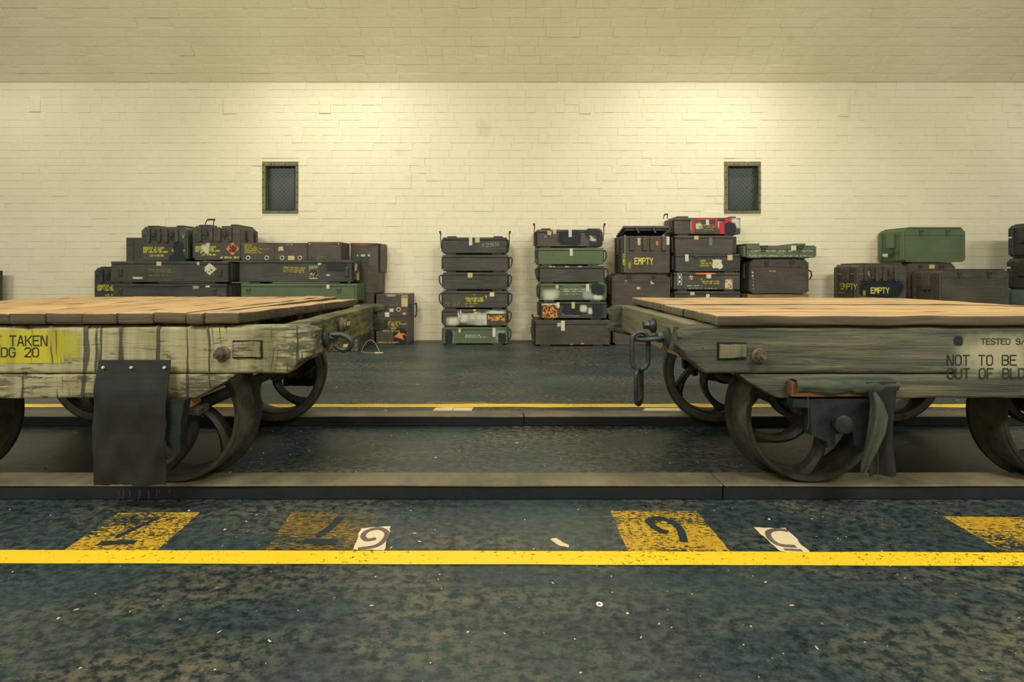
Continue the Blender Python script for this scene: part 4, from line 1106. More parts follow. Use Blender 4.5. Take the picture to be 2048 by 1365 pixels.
a1.tag_(938, 944.6, 473.5, 490); a1.tag_(950, 959.5, 474, 484.5, 'paper_y'); a1.text([('F230X', 965, 494, 7, 34)], 't_white', .35, 'chalk_scrawl', .1); a1.rope(1, up=True); a1.rope(-1, up=True)
for ch_ in (a1,):
    ch_.P('lid_batten', ch_.hm, ((-.30, ch_.y0+.01, ch_.foot+ch_.h+.0005), (-.20, .15, ch_.foot+ch_.h+.014)), ((.20, ch_.y0+.01, ch_.foot+ch_.h+.0005), (.30, .15, ch_.foot+ch_.h+.014)))

# ---- stack right of centre: large chest with five flat ones
GB = 'chests in the leaning stack of five over a large one'
b6 = Chest('large brown chest on the floor under the leaning stack, pale lid edge and long tag', 1071, 1220, 641, 692.7, 5.28, .42, 'brown', foot=.012, zb=.014, group=GB, lid=.045)
b6.r.location.z = .0005
b6.tag_(1122, 1129.5, 641.6, 661.5); b6.q('bare_patch', 1114, 1121, 646, 653, 'paper_y', shape='torn'); b6.q('bare_patch', 1140, 1146, 688, 691, 'orange', shape='torn'); b6.q('bare_patch', 1162, 1168, 686, 688.5, 'orange', shape='torn'); b6.rope(-1)
b6.rope(-1, up=True)
d = 5.33
b5 = Chest('dark flat chest with flaking orange label, directly on the large brown chest', 1081.6, 1213, 602, 635, d, .34, 'black', foot=.016, group=GB)
b5.q('sprayed_paint', 1118, 1166, 608, 634, 's_haze'); b5.q('sprayed_paint', 1120, 1170, 606, 630, 's_black'); b5.q('sprayed_paint', 1158, 1176, 606, 624, 's_white'); b5.q('sprayed_paint', 1174, 1190, 612, 628, 's_white'); b5.q('sprayed_paint', 1182, 1208, 604, 634, 's_black')
b5.q('hazard_label', 1085, 1116, 607, 634, 'orange_torn', label='flaking orange label'); b5.q('white_edge', 1083, 1116, 605, 608.5, 'paper_torn'); b5.tag_(1113, 1119, 603, 614); b5.tag_(1143, 1149.5, 602, 615, 'paper_y')
b4 = Chest('green flat chest heavily sprayed white with a black disc, second above the large brown chest', 1080.6, 1212, 565.6, 598.8, d, .34, 'green', foot=.016, group=GB)
for p in ((1079, 1120, 574, 600), (1082, 1116, 576, 602)): b4.q('sprayed_paint', *p, 's_white')
b4.q('sprayed_paint', 1118, 1172, 566, 598, 's_haze'); b4.q('sprayed_paint', 1160, 1196, 572, 600, 's_haze'); b4.q('painted_panel', 1125, 1164, 570, 594, 'green'); b4.q('sprayed_paint', 1184, 1206, 582, 600, 's_white'); b4.q('sprayed_paint', 1180, 1212, 564, 591, 's_black')
b4.text([('1300-00-867-1700', 1126, 578, 2.6, 44), ('POWER IGNITION', 1127, 582.2, 2.6, 36), ('FUZE MK NO MK 1', 1129, 587, 1.8, 30)], 't_white', 1.1); b4.tag_(1172, 1178, 564.6, 581); b4.tag_(1111, 1117, 568, 575.5, 'paper_y'); b4.rope(-1, k=.7)
b3 = Chest('plain charcoal flat chest with bare chips along its lid, third above the large brown chest', 1079.6, 1207.8, 530, 563, d, .34, 'grey', foot=.014, group=GB); b3.rope(-1); b3.rope(1)
for x in (1098, 1106, 1130, 1156, 1160): b3.q('bare_chip', x, x+random.uniform(3, 7), 530.4, 532.4, 'paper_y', shape='torn')
b2 = Chest('clean green flat chest with a white tag, second from the top of the leaning stack', 1076.5, 1206.8, 494, 527.4, d, .34, 'green', foot=.014, group=GB); b2.tag_(1139.5, 1145.5, 495.5, 510)
b2.rope(1, k=.5); b2.rope(-1, up=True)
b1 = Chest('brown flat chest on top of the leaning stack, black spray bands and torn stickers', 1074, 1203.7, 457, 491, d, .34, 'brown2', foot=.012, group=GB)
b1.q('sprayed_paint', 1112, 1166, 457, 491, 's_black'); b1.q('sprayed_paint', 1118, 1160, 462, 486, 's_black'); b1.q('sprayed_paint', 1168, 1204, 456, 476, 's_black'); b1.q('sprayed_paint', 1176, 1206, 466, 492, 's_black')
b1.q('paper_label', 1094.5, 1103, 460, 467.5, 'paper_y', shape='torn'); b1.q('paper_label', 1106, 1113, 457, 466, 'paper_y', shape='torn'); b1.tag_(1137, 1143.4, 456.5, 471.8); b1.q('paper_label', 1179, 1192, 470, 480, 'paper_torn', shape='torn'); b1.text([('X', 1088, 473.5, 5, 6)], 't_white', .4, 'chalk_scrawl'); b1.rope(-1, up=True); b1.rope(1, up=True)
b1.P('lid_batten', b1.hm, ((-.30, b1.y0+.01, b1.foot+b1.h+.0005), (-.20, .15, b1.foot+b1.h+.014)), ((.20, b1.y0+.01, b1.foot+b1.h+.0005), (.33, .15, b1.foot+b1.h+.014)))

# ---- open chest marked EMPTY and what it stands on
GC = 'chests beside the leaning stack'
c3 = Chest('lowest brown chest half hidden behind the right cart buffer', 1229, 1337.5, 622, 690, 5.35, .34, 'brown2', 'trunk', .004, zb=.004, zt=.364, group=GC)
c2 = Chest('brown studded chest under the open chest, two worn catches', 1227, 1337.5, 552, 618, 5.35, .34, 'brown2', 'trunk', .004, zb=.370, group=GC)
c2.q('bare_patch', 1273, 1280, 576, 581, 'paper_y', shape='torn'); c2.q('bare_patch', 1301, 1308, 562, 573, 'paper_torn', shape='torn'); c2.q('bare_patch', 1249, 1254, 563, 571, 'paper_torn', shape='torn')
c1 = Chest('open brown chest with raised lid and yellow word EMPTY', 1247, 1339.6, 475.5, 550, 5.32, .34, 'brown2', 'long', .006, zb=PZ(549.5, 5.32), name='ammunition_chest', lid=.012, group=GC)
# rebuild it as an open tub with hanging battens and a raised lid
for ch_ in list(c1.r.children):
    if ch_.name.split('.')[0] in ('lid', 'body', 'end_cleat'): bpy.data.objects.remove(ch_)
w, h, f, y0, y1 = c1.w/2, c1.h, c1.foot, -.17, .17
c1.P('body', M['brown2'], ((-w, y0, f), (w, y0+.016, f+h)), ((-w, y1-.016, f), (w, y1, f+h)), ((-w, y0+.0165, f), (-w+.016, y1-.0165, f+h)), ((w-.016, y0+.0165, f), (w, y1-.0165, f+h)), ((-w+.017, y0+.017, f), (w-.017, y1-.017, f+.016)))
m_ = MB(); L = .35; an = math.radians(13)
rbox(m_, (-w, -L, 0), (w, 0, .028), .005, (2, 2, 1)); m_.v = [(x, y*math.cos(an)+z*math.sin(an)+y1, -y*math.sin(an)+z*math.cos(an)+f+h+.004) for x, y, z in m_.v]
lid = m_.build('lid', M['brown2'], c1.r)
m_ = MB(); rbox(m_, (-w+.02, -L+.02, -.02), (w-.02, -.03, 0), .004); m_.v = [(x, y*math.cos(an)+z*math.sin(an)+y1, -y*math.sin(an)+z*math.cos(an)+f+h+.004) for x, y, z in m_.v]
m_.build('lid_lining', M['black'], lid)
for fx in (-.44, .28):
    m_ = MB(); zz = f+h+.004+L*math.sin(an); cbox(m_, (fx*w-.018, y0-.012, zz-.005), (fx*w+.018, y0-.004, zz+.022), .003); tube(m_, [(fx*w, y0-.012, zz), (fx*w+.008, y0-.02, zz-.03), (fx*w+.02, y0-.024, zz-.055)], .011, 6); m_.build('latch', M['hatch'], c1.r)
for fx in (-.66, -.10, .22, .74):
    m_ = MB(); cbox(m_, (fx*w-.022, y0-.022, f+h*.60), (fx*w+.022, y0-.0005, f+h*.985), .004); m_.build('front_batten', M['brown2'], c1.r)
c1.P('corner_post', M['green3'], ((-w-.0005, y0-.012, f+.004), (-w+.028, y0-.0005, f+h+.010)))
c1.P('side_frame', M['brown'], ((-w-.02, y0+.01, f+.0), (-w-.001, y0+.05, f+h)), ((-w-.02, y1-.05, f), (-w-.001, y1, f+h)), ((-w-.022, -.05, f+h*.5), (-w-.001, .05, f+h*.95)))
c1.text([('EMPTY', 1269.5, 531.5, 11.5, 36)], 't_yellowb', 1.15); c1.q('sprayed_paint', 1255, 1263, 526, 544, 's_yellow')
m_ = MB(); text_mesh(m_, 'EMPTY', (-w+.008, y0-.0145, f+h*.22), (0, 0, 1), (-1, 0, 0), .022, .9, 1.2, True); m_.v = [(x+.004, y, z) for x, y, z in m_.v]; m_.build('stencil_text', M['t_yellow'], c1.r)
c1.q('paper_label', 1331, 1338.6, 477, 493, 'paper'); c1.tag_(1285, 1293.5, 477.5, 484, 'paper_y'); c1.q('bare_patch', 1275, 1281, 480, 493, 'paper_y', shape='torn'); c1.q('bare_patch', 1311.5, 1316, 486, 494, 'orange'); c1.rope(-1, k=1.3)

# ---- tall stack topped by the red-sprayed chest
GD = 'chests in the tall stack left of the green flat box'
d = 5.36
dz = .0; 
d7 = Chest('lowest chest of the tall stack, hidden behind the right cart', 1349, 1481, 656, 689, d, .35, 'brown', foot=.012, zb=.012, zt=.185, group=GD)
d6 = Chest('second chest from the floor of the tall stack, hidden behind the right cart', 1349, 1481, 620, 652, d, .35, 'brown', foot=.012, zb=.197, zt=.372, group=GD)
d5 = Chest('charcoal flat chest just above the right cart deck in the tall stack', 1349, 1481, 583.6, 616, d, .35, 'grey', foot=.018, zb=.390, group=GD)
d5.tag_(1380, 1389, 584.5, 591, 'paper_y'); d5.q('paper_label', 1412, 1419, 589, 598, 'paper'); d5.rope(1, k=.8)
d4 = Chest('dark flat chest with scribbled white label, fourth from the top of the tall stack', 1348, 1480, 545.5, 579.7, d, .35, 'brown', foot=.018, group=GD)
d4.tag_(1355, 1363.5, 548, 570); d4.text([('8', 1356, 568, 18, 6)], 't_black', .8, 'scribble'); d4.q('bare_patch', 1379, 1385, 551, 559, 'paper_torn', shape='torn'); d4.q('bare_patch', 1392, 1428, 545.8, 549, 'orange', shape='torn'); d4.tag_(1412.5, 1422, 548.5, 557)
d4.text([('1300-00-867-1709', 1401.5, 564.6, 2.8, 36), ('FUZE TANK MK48B1', 1406, 568.5, 2.8, 33), ('M', 1401.5, 560, 2.4, 2.4)], 't_yellow', 1.1); d4.text([('SEE REGULATIONS', 1450, 555.4, 2, 27)], 't_dimyellow', 1.1); d4.text([('REPEAT REPORT TO', 1374, 573.2, 2.4, 31), ('NO 1300-86-0777', 1378, 577.6, 1.6, 26), ('NO 1300-86-0777', 1409, 578.2, 1.6, 24)], 't_white', 1.0)
d4.q('hazard_label', 1448.5, 1465, 557.6, 579, 'red_torn', label='torn pinkish label'); d4.q('hazard_label', 1450, 1464, 560, 578, 'paper_torn')
d3 = Chest('dark flat chest with big torn white patch, third from top of the tall stack', 1351, 1480.5, 508.5, 543.5, d, .35, 'grey', foot=.010, group=GD)
d3.text([('A358', 1400, 523.2, 2.8, 11), ('1300-00-867-1700', 1400, 528.2, 2.8, 36), ('DEPUTIES TANK', 1400, 533.2, 2.8, 30)], 't_yellow', 1.2); d3.q('paper_label', 1424, 1445, 519, 537.5, 'paper', shape='torn', label='large torn white patch'); d3.tag_(1370, 1377, 509, 523); d3.tag_(1454.5, 1465, 510, 521, 'paper_y'); d3.hinge(1.9*0-.25*.5, d3.foot+d3.h-.02, .02)
d2 = Chest('plain warm brown flat chest under the red-sprayed one', 1350, 1466, 470.5, 507.0, d, .35, 'brown2', foot=.0, group=GD, zb=PZ(507.4, d))
d2.r['label'] = 'plain brown flat chest directly under the red-sprayed chest'
d2.tag_(1388, 1397, 470.3, 478.5, 'paper_y'); d2.q('paper_label', 1418, 1424.5, 475, 490.5, 'teal')
d2.P('recessed_end', M['black'], ((d2.w/2+.001, -.15, .01), (d2.w/2+.05, .165, d2.h-.01)))
d1 = Chest('flat chest topping the tall stack, sprayed red and white', 1349, 1481, 434.5, 467.5, d, .33, 'brown', foot=.014, yaw=.0, group=GD)
d1.q('sprayed_paint', 1379, 1392, 434, 470, 's_haze'); d1.q('sprayed_paint', 1434, 1446, 440, 458, 's_white'); d1.q('sprayed_paint', 1456, 1484, 432, 458, 's_white')
for p in ((1382, 1394, 434, 468), (1384, 1434, 433, 440), (1427, 1436, 434, 456), (1436, 1450, 440, 470), (1448, 1464, 434, 450), (1340, 1352, 436, 470)): d1.q('sprayed_paint', *p, 's_red')
d1.q('painted_panel', 1389, 1430, 438.5, 464.5, 'brown'); d1.q('sprayed_paint', 1448, 1474, 442, 468, 's_black'); d1.q('paper_label', 1391, 1404, 446, 457, 'paper_torn')
d1.text([('1300-00-867-17', 1394, 450.5, 2.2, 35), ('B.N. IGNITER', 1398, 454.5, 2.2, 32), ('LOT 2-86', 1408, 459, 1.6, 18), ('AC', 1396, 445, 2, 4)], 't_yellow', 1.0); d1.tag_(1411.5, 1417.5, 438.5, 449)
d1.P('lid_batten', d1.hm, ((-.32, d1.y0+.01, d1.foot+d1.h+.0005), (-.20, .15, d1.foot+d1.h+.018)), ((.24, d1.y0+.01, d1.foot+d1.h+.0005), (.31, .15, d1.foot+d1.h+.014)))
d1.toploop(1333, 427, .05); d1.rope(-1)

# ---- green flat box on a brown chest
GE = 'boxes between the tall stack and the bright green chest'
e4 = Chest('rough timber crate on the floor behind the right cart', 1494, 1618, 640, 690, 5.38, .32, 'brown', 'plain', 0, zb=.001, zt=.27, group=GE, name='timber_crate', cat='crate')
e3 = Chest('rough bare timber crate under the worn brown chest, pale orange wood', 1496, 1617, 588.5, 640, 5.38, .32, 'brown', 'plain', 0, zb=.271, group=GE, name='timber_crate', cat='crate')
for c_ in (e4, e3):
    for ch_ in list(c_.r.children): bpy.data.objects.remove(ch_)
    n = 3; hh = c_.h/n
    for k in range(n): m_ = MB(); rbox(m_, (-c_.w/2, -.16, k*hh+.001), (c_.w/2, -.142, (k+1)*hh-.002), .003, (8, 1, 1), .003, 9); m_.build('board', M['crate_wood'], c_.r)
    for k in range(n): m_ = MB(); rbox(m_, (-c_.w/2, .142, k*hh+.001), (c_.w/2, .16, (k+1)*hh-.002), .003, (4, 1, 1), .003, 9); m_.build('board', M['crate_wood'], c_.r)
    for sx in (-1, 1):
        a, b = sorted((sx*(c_.w/2-.001), sx*(c_.w/2-.019))); c_.P('end_panel', M['crate_wood'], ((a, -.1415, 0), (b, .1415, c_.h)))
    c_.P('top_panel', M['crate_wood'], ((-c_.w/2+.02, -.1415, c_.h-.014), (c_.w/2-.02, .1415, c_.h-.001)))
e2 = Chest('worn brown chest with two rusty catches under the green flat box', 1502, 1614.6, 517.5, 585, 5.36, .33, 'brown2', 'trunk', .008, group=GE)
e2.q('bare_patch', 1538, 1543, 539.5, 542, 'orange', shape='torn'); e2.q('bare_patch', 1545, 1551, 539, 542.5, 'orange', shape='torn'); e2.rope(1, k=1.2)
for q_ in range(7): e2.q('bare_chip', 1503+random.uniform(0, 3), 1506.5, 535+q_*6.5, 535+q_*6.5+random.uniform(1.5, 4), 'paper_torn')
e1 = Chest('green flat box with white lettered lines and two black wire catches', 1494, 1629.6, 489.5, 514, 5.32, .36, 'green3', 'flat', .006, group=GE, name='ammunition_box')
e1.r.location.z = e2.r.location.z+e2.foot+e2.h+.0125
e1.text([('CART  81MM SMK WP   M375A', 1503, 502.5, 4, 122), ('C205195157AMMUNITION-UN 1A 81M(=)L', 1499, 512.3, 3.8, 126)], 't_white', .8); e1.text([('EXERCISE', 1553, 506, 1.6, 14)], 't_white', .9); e1.q('paper_tag', 1582, 1592, 488.5, 499.5, 'paper')
for px_ in (1526, 1599):
    x, z = e1.uv(px_, 493); m_ = MB(); tube(m_, [(x-.03, e1.y0-.006, z+.012), (x-.012, e1.y0-.02, z-.016), (x+.02, e1.y0-.03, z-.012), (x+.035, e1.y0-.03, z+.014), (x+.0, e1.y0-.012, z+.012)], .0055, 6, True); o = m_.build('wire_catch', M['iron'], e1.r, True)
    m_ = MB(); cbox(m_, (x-.02, e1.y0-.012, z-.045), (x+.018, e1.y0-.0005, z-.004), .003); m_.build('catch_plate', M['green2'], o)
e1.P('lid_batten', M['green3'], ((-.36, e1.y0+.01, e1.foot+e1.h+.0005), (-.22, .17, e1.foot+e1.h+.022)), ((.17, e1.y0+.01, e1.foot+e1.h+.0005), (.27, .17, e1.foot+e1.h+.022)))

# ---- green chest group at right
GF = 'chests at the right behind the right cart'
f5 = Chest('support chest on the floor behind the right cart, under the sprayed EMPTY chest', 1718, 1809, 650, 690, 5.10, .36, 'brown', 'trunk', .004, zb=.004, zt=.466, group=GF)
f2 = Chest('brown fuze chest with two EMPTY marks over black spray, left of the low brown trunk', 1717.7, 1809, 531.5, 600, 5.10, .36, 'brown2', 'fuze', .004, zb=.471, group=GF)
f2.q('sprayed_paint', 1712, 1812, 558, 600, 's_black'); f2.q('sprayed_paint', 1716, 1806, 566, 598, 's_black'); f2.text([('EMPTY', 1741.5, 589, 10.5, 36)], 't_yellowb', 1.15); f2.q('sprayed_paint', 1724, 1732, 582, 596, 's_yellow'); f2.q('bare_patch', 1733, 1741, 545, 555, 'paper_y', shape='torn')
m_ = MB(); text_mesh(m_, 'EMPTY', (-f2.w/2-.0255, .06, f2.h*.33), (0, -1, 0), (0, 0, 1), .055, .75, 1.1, True); m_.v = [(x, y-.0, z) for x, y, z in m_.v]; o = m_.build('stencil_text', M['t_yellow'], f2.r)
m_ = MB(); tube(m_, [(-f2.w/2-.026, .03, f2.h*.6), (-f2.w/2-.04, .035, f2.h*.4), (-f2.w/2-.045, .05, f2.h*.22), (-f2.w/2-.045, -.05, f2.h*.22), (-f2.w/2-.04, -.04, f2.h*.4), (-f2.w/2-.026, -.03, f2.h*.6)], .004, 6); m_.build('rope_handle', M['rope'], f2.r, True)
m_ = MB(); tube(m_, [(-f2.w/2-.046, -.045, f2.h*.22), (-f2.w/2-.048, 0, f2.h*.20), (-f2.w/2-.046, .045, f2.h*.22)], .012, 8); m_.build('handle_sleeve', M['strap_green'], f2.r, True)
f6 = Chest('lower chest on the floor behind the low brown trunk', 1815, 1908, 650, 690, 5.37, .33, 'brown', 'trunk', .004, zb=.004, zt=.425, group=GF)
f3 = Chest('dark brown chest with a yellowed tag, squeezed between the green chest and the low trunk', 1815, 1908, 530, 600, 5.37, .33, 'brown2', 'trunk', .004, zb=.430, group=GF)
f3.tag_(1858, 1869, 532, 540, 'paper_y')
f1 = Chest('big bright olive green chest on top at the right, two hasps', 1810, 1928, 459.5, 527, 5.35, .36, 'green', 'trunk', .004, group=GF)
f1.r.location.z = max(f1.r.location.z, f3.r.location.z+f3.foot+f3.h+.0125)
m_ = MB(); X_ = -f1.w/2-.027; tube(m_, [(X_, .05, .16), (X_-.012, .055, .10), (X_-.02, .05, .04)], .004, 6); tube(m_, [(X_, -.05, .16), (X_-.012, -.055, .10), (X_-.02, -.05, .04)], .004, 6); m_.build('rope_handle', M['rope'], f1.r, True)
m_ = MB(); rbox(m_, (X_-.03, -.06, .085), (X_-.004, .06, .135), .008, (2, 4, 3), .01, 12); m_.build('handle_sleeve', M['strap_green'], f1.r)
m_ = MB(); rbox(m_, (X_-.035, -.02, .065), (X_-.03, .05, .10), .001, (1, 3, 3), .006, 15); m_.build('paper_tag', M['paper'], f1.r)
f7 = Chest('floor-level chest under the low brown trunk', 1883, 2015, 650, 690, 5.0, .34, 'brown', 'trunk', .004, zb=.004, zt=.435, group=GF)
f4 = Chest('wide low brown trunk in front, right of the sprayed EMPTY chest', 1883, 2015, 543, 606, 5.0, .34, 'brown2', 'trunk', .004, zb=.440, group=GF)
X_ = -f4.w/2-.027; m_ = MB(); tube(m_, [(X_, .04, .20), (X_-.012, .055, .12), (X_-.02, .05, .05), (X_-.02, -.04, .05), (X_-.012, -.05, .12), (X_, -.04, .20)], .004, 6); m_.build('rope_handle', M['rope'], f4.r, True)
# ---- stack cut by the right edge
GG = 'boxes stacked at the right edge'
kw = dict(d=4.98, dep=.32)
XX = (5.385, 5.93)
g4 = Chest('lowest box at the right edge, behind the cart', 0, 0, 0, 0, mat='black', style='trunk', foot=.004, zb=.004, zt=.30, X=XX, group=GG, **kw)
g3 = Chest('blue-grey plastic box below the two dark chests at the right edge', 0, 0, 0, 0, mat='teal', style='long', foot=.0, zb=.314, zt=.600, X=XX, group=GG, name='plastic_box', cat='box', **kw)
g2 = Chest('dark chest on the plastic box at the right edge, small white label', 0, 0, 0, 0, mat='black', style='trunk', foot=.008, zb=.609, zt=.925, X=XX, group=GG, **kw)
g1 = Chest('topmost dark chest at the right edge', 0, 0, 0, 0, mat='black', style='trunk', foot=.008, zb=.946, zt=1.275, X=(5.40, 5.94), group=GG, **kw)
for c_, z_ in ((g1, .20), (g2, .22)):
    m_ = MB(); X_ = -c_.w/2-.0175; m_.add([(X_, .155, z_), (X_, .118, z_), (X_, .118, z_+.018), (X_, .155, z_+.018)], [(0, 1, 2, 3)]); m_.build('paper_label', M['paper'], c_.r)

# ---- left group
GI = 'chests stacked at the left behind the left cart'
h1 = Chest('dark crate cut by the left edge of the picture', 0, 0, 0, 0, 5.2, .40, 'black', 'plain', 0, zb=.001, zt=.80, X=(-6.1, -5.565), name='crate', cat='crate')
i9 = Chest('long chest on the floor at the left, hidden behind the left cart', 225, 452, 0, 0, 5.12, .34, 'grey', foot=.010, zb=.012, zt=.225, group=GI)
i8b = Chest('long chest second from the floor at the left, hidden behind the left cart', 225, 452, 0, 0, 5.12, .34, 'grey', foot=.014, zb=.240, zt=.440, group=GI)
i6 = Chest('long charcoal chest at deck level, under the one with a torn diamond label', 226, 452.5, 568, 604, 5.12, .34, 'grey', foot=.014, zb=.455, group=GI)
i6.hinge(-.50, i6.foot+i6.h-.05, .05); i6.hinge(.46, i6.foot+i6.h-.05, .05); i6.q('bare_patch', 411, 420, 571.5, 575, 'paper_torn', shape='torn'); i6.q('bare_patch', 384, 401, 570, 580, 's_haze')
i5 = Chest('long charcoal chest with torn silver diamond label, carrying two square fuze chests', 222, 455.5, 523, 565, 5.12, .34, 'grey', foot=.016, zb=.679, group=GI)
i5.tag_(313, 323, 522.4, 532, 'paper_y'); i5.tag_(394, 399, 524, 530.5, 'paper_y'); i5.q('diamond_label', 405, 434, 526, 551, 'paper_torn', shape='diamond', label='torn silver diamond label'); i5.q('bare_patch', 266, 286, 554, 558.5, 'paper_torn', shape='torn')
i5.text([('5840-00-034-2062', 297, 541, 2.6, 48), ('LITHIUM PACKING', 297, 545, 2.4, 44), ('NON SERIES MK 21', 298, 552, 2.2, 38)], 't_dimyellow', 1.0)
for fx in (-.50, .52): m_ = MB(); cbox(m_, (fx-.02, i5.y0-.014, i5.foot+.06), (fx+.02, i5.y0-.0005, i5.foot+.14), .004); m_.build('hasp', i5.hm, i5.r)
i4b = Chest('hidden box on the floor under the leftmost fuze chest', 192, 285, 0, 0, 5.475, .24, 'brown', 'plain', 0, zb=.001, zt=.476, group=GI)
i4 = Chest('leftmost dark fuze chest, half hidden behind the long charcoal chests', 191.6, 285, 536, 600, 5.475, .24, 'black', 'fuze', .002, zb=.479, group=GI)
i4.text([('CONTENTS 12 FUZES', 195.5, 573.5, 3.2, 49), ('FUZE VT MK.403', 195.5, 577.6, 3.2, 42), ('NSN 1390-66-123-3994', 195.5, 581.6, 3.2, 58), ('LOT 3-NE-88', 211, 592, 3.2, 32)], 't_yellowb', 1.2)
i1 = Chest('narrow upright weathered brown box behind the left fuze chest', 252, 300, 475.6, 530, 5.50, .20, 'brown3', 'plain', 0, zb=i4.r.location.z+i4.foot+i4.h+.017, group=GI, name='wooden_box', cat='box')
i1.q('board_seam', 267, 268, 476.5, 523, 'black')
i2 = Chest('square fuze chest with blackened diamond, left one of the pair on the long chest', 286, 372.6, 452.5, 520.4, 5.14, .32, 'brown', 'fuze', .006, zb=.908, group=GI)
T12 = [('CONTENTS 12 FUZES', 287, 496, 3.0, 41), ('FUZE VT MK.403', 287, 500, 3.0, 36), ('NSN 1390-66-123-3994', 287, 504, 3.0, 49), ('LOT 3-NE-88', 300, 511.5, 3.2, 27)]
i2.text(T12, 't_yellowb', 1.2); i2.q('diamond_label', 343, 370, 486, 513, 'label_green2' if 0 else 'paper_y', shape='diamond', label='blackened pale diamond label'); i2.q('sprayed_paint', 345, 369, 480, 518, 's_black'); i2.q('sprayed_paint', 335, 374, 508, 524, 's_black'); i2.text([('V', 364, 475, 8, 5)], 't_white', .5, 'tick_mark')
i3 = Chest('square fuze chest with orange diamond and rope loop on top, right one of the pair', 388, 481, 452.5, 520.4, 5.14, .34, 'brown', 'fuze', .006, zb=.908, group=GI)
i3.text([(a, px_+104, py_, hp, wp) for a, px_, py_, hp, wp in T12], 't_yellowb', 1.2); i3.text([('NA SERIAL 8818', 441, 517, 3, 37)], 't_yellowb', 1.3); i3.q('paper_label', 402, 420, 488, 506, 'paper_torn', shape='torn'); i3.q('diamond_label', 452, 479, 485, 511.5, 'orange', shape='diamond', label='orange diamond hazard label'); i3.q('label_print', 459, 473, 491, 505, 'ink'); i3.q('bare_patch', 435, 444, 451.5, 457.5, 'paper_torn'); i3.toploop(416, 439, .11)
# long chests in the middle of the left group
d = 5.08; DP = .305
k3 = Chest('brown chest with studded corner on the floor, just behind the left cart hook', 0, 716.5, 0, 0, 4.90, .49, 'brown2', 'plain', 0, zb=.001, zt=.262, X=(-2.62, PX(716.5, 4.9)), group=GI)
m_ = MB()
for q_ in range(6): lathe(m_, [(.0001, -.0025), (.0045, -.0015), (.005, .001)], (k3.w/2-.02, k3.y0-.001, .02+q_*.045), 8)
m_.build('corner_studs', M['paper_y'], k3.r, kind='stuff'); k3.q('bare_patch', 686, 695, 689, 695, 'paper_y', shape='torn')
i10 = Chest('long chest under the long green one, hidden behind the left cart', 483, 709, 0, 0, d, DP, 'grey', foot=.014, zb=.277, zt=.455, group=GI)
i8 = Chest('long olive green chest under the long dark one, just above the left cart deck', 482, 709, 567.8, 604, d, DP, 'green', foot=.014, zb=.470, group=GI)
i8.tag_(653, 659, 570, 577.5); i8.hinge(-.50, i8.foot+i8.h-.045, .05); i8.hinge(.42, i8.foot+i8.h-.045, .05)
i8.P('end_frame', M['green'], ((i8.w/2+.001, i8.y0+.002, i8.foot), (i8.w/2+.022, i8.y0+.05, i8.foot+i8.h)), ((i8.w/2+.001, -i8.y0-.05, i8.foot), (i8.w/2+.022, -i8.y0, i8.foot+i8.h)))
i7 = Chest('long dark chest with torn green and white sticker and yellow lithium lettering', 478.6, 704, 522.3, 565.5, d, DP, 'grey', foot=.018, group=GI)
i7.r.location.z = i8.r.location.z+i8.foot+i8.h+.0005
i7.text([('5840-00-034-2062', 567.5, 537.8, 2.8, 44), ('LITHIUM PACKING', 567.5, 542.4, 2.8, 41), ('MILITIA BOX NO 4', 567, 546, 2.4, 41)], 't_yellow', 1.0, skew=-.04)
i7.q('picture_label', 618, 636, 533, 559.5, 'paper_y'); i7.q('label_print', 618, 636, 537, 558, 'ink'); i7.q('label_print', 618, 636, 533, 539, 'label_green'); i7.q('sprayed_paint', 650, 696, 524, 546, 's_black'); i7.q('bare_patch', 653, 660, 550, 553.5, 'paper_torn'); i7.q('bare_patch', 636, 644, 528, 532, 'paper_torn', shape='torn')
m_ = MB(); cbox(m_, (.50, i7.y0-.014, i7.foot+.05), (.54, i7.y0-.0005, i7.foot+.15), .004); m_.build('hasp', i7.hm, i7.r)
m_ = MB(); X_ = i7.w/2+.0205; rr = random.Random(4)
for (ya, yb, za, zb_) in ((-.12, -.04, .14, .21), (-.05, .03, .03, .12)):
    vs = [(X_, ya+(yb-ya)*u+rr.uniform(-.01, .01), za+(zb_-za)*v+rr.uniform(-.01, .01)) for u, v in ((0, 0), (.5, -.1), (1, .1), (1, .6), (.8, 1), (.3, 1), (0, .7))]; m_.add(vs, [tuple(range(7))])
m_.build('paper_label', M['paper_y'], i7.r)
j1 = Chest('brown box with yellow facility lettering and two round ports, on the long dark chest', 482, 548.5, 485.5, 521, 5.10, .30, 'brown2', 'plain', 0, group=GI, name='wooden_box', cat='box')
j1.text([('EXPTEC', 490, 492.5, 2.6, 14), ('BUILD 156', 490, 496.3, 2.6, 23), ('RAAF PROOF FACILITY', 490, 499.8, 2.6, 49), ('GUNPOWDER RD', 490, 503.3, 2.6, 29), ('EXPERIMENTS 156', 490, 506.8, 2.4, 33)], 't_yellow', .9); j1.ring(496.5, 516.2); j1.ring(533.5, 516.2)
j2 = Chest('brown box with two round ports and a cream card, on the long dark chest', 549, 614.5, 486, 521, 5.10, .30, 'brown2', 'plain', 0, group=GI, name='wooden_box', cat='box')
j2.ring(564.5, 516.2); j2.ring(600, 516.4); j2.tag_(576, 589.5, 512, 522, 'paper_y'); j2.q('paper_label', 557.5, 567.5, 494, 502, 'paper_y', shape='torn'); j2.text([('VV', 573, 491, 4, 13)], 't_white', .5, 'scratch_mark')
j3 = Chest('plain brown box, rightmost of the three on the long dark chest', 615.2, 682, 484.3, 521, 5.10, .30, 'brown2', 'plain', 0, group=GI, name='wooden_box', cat='box')
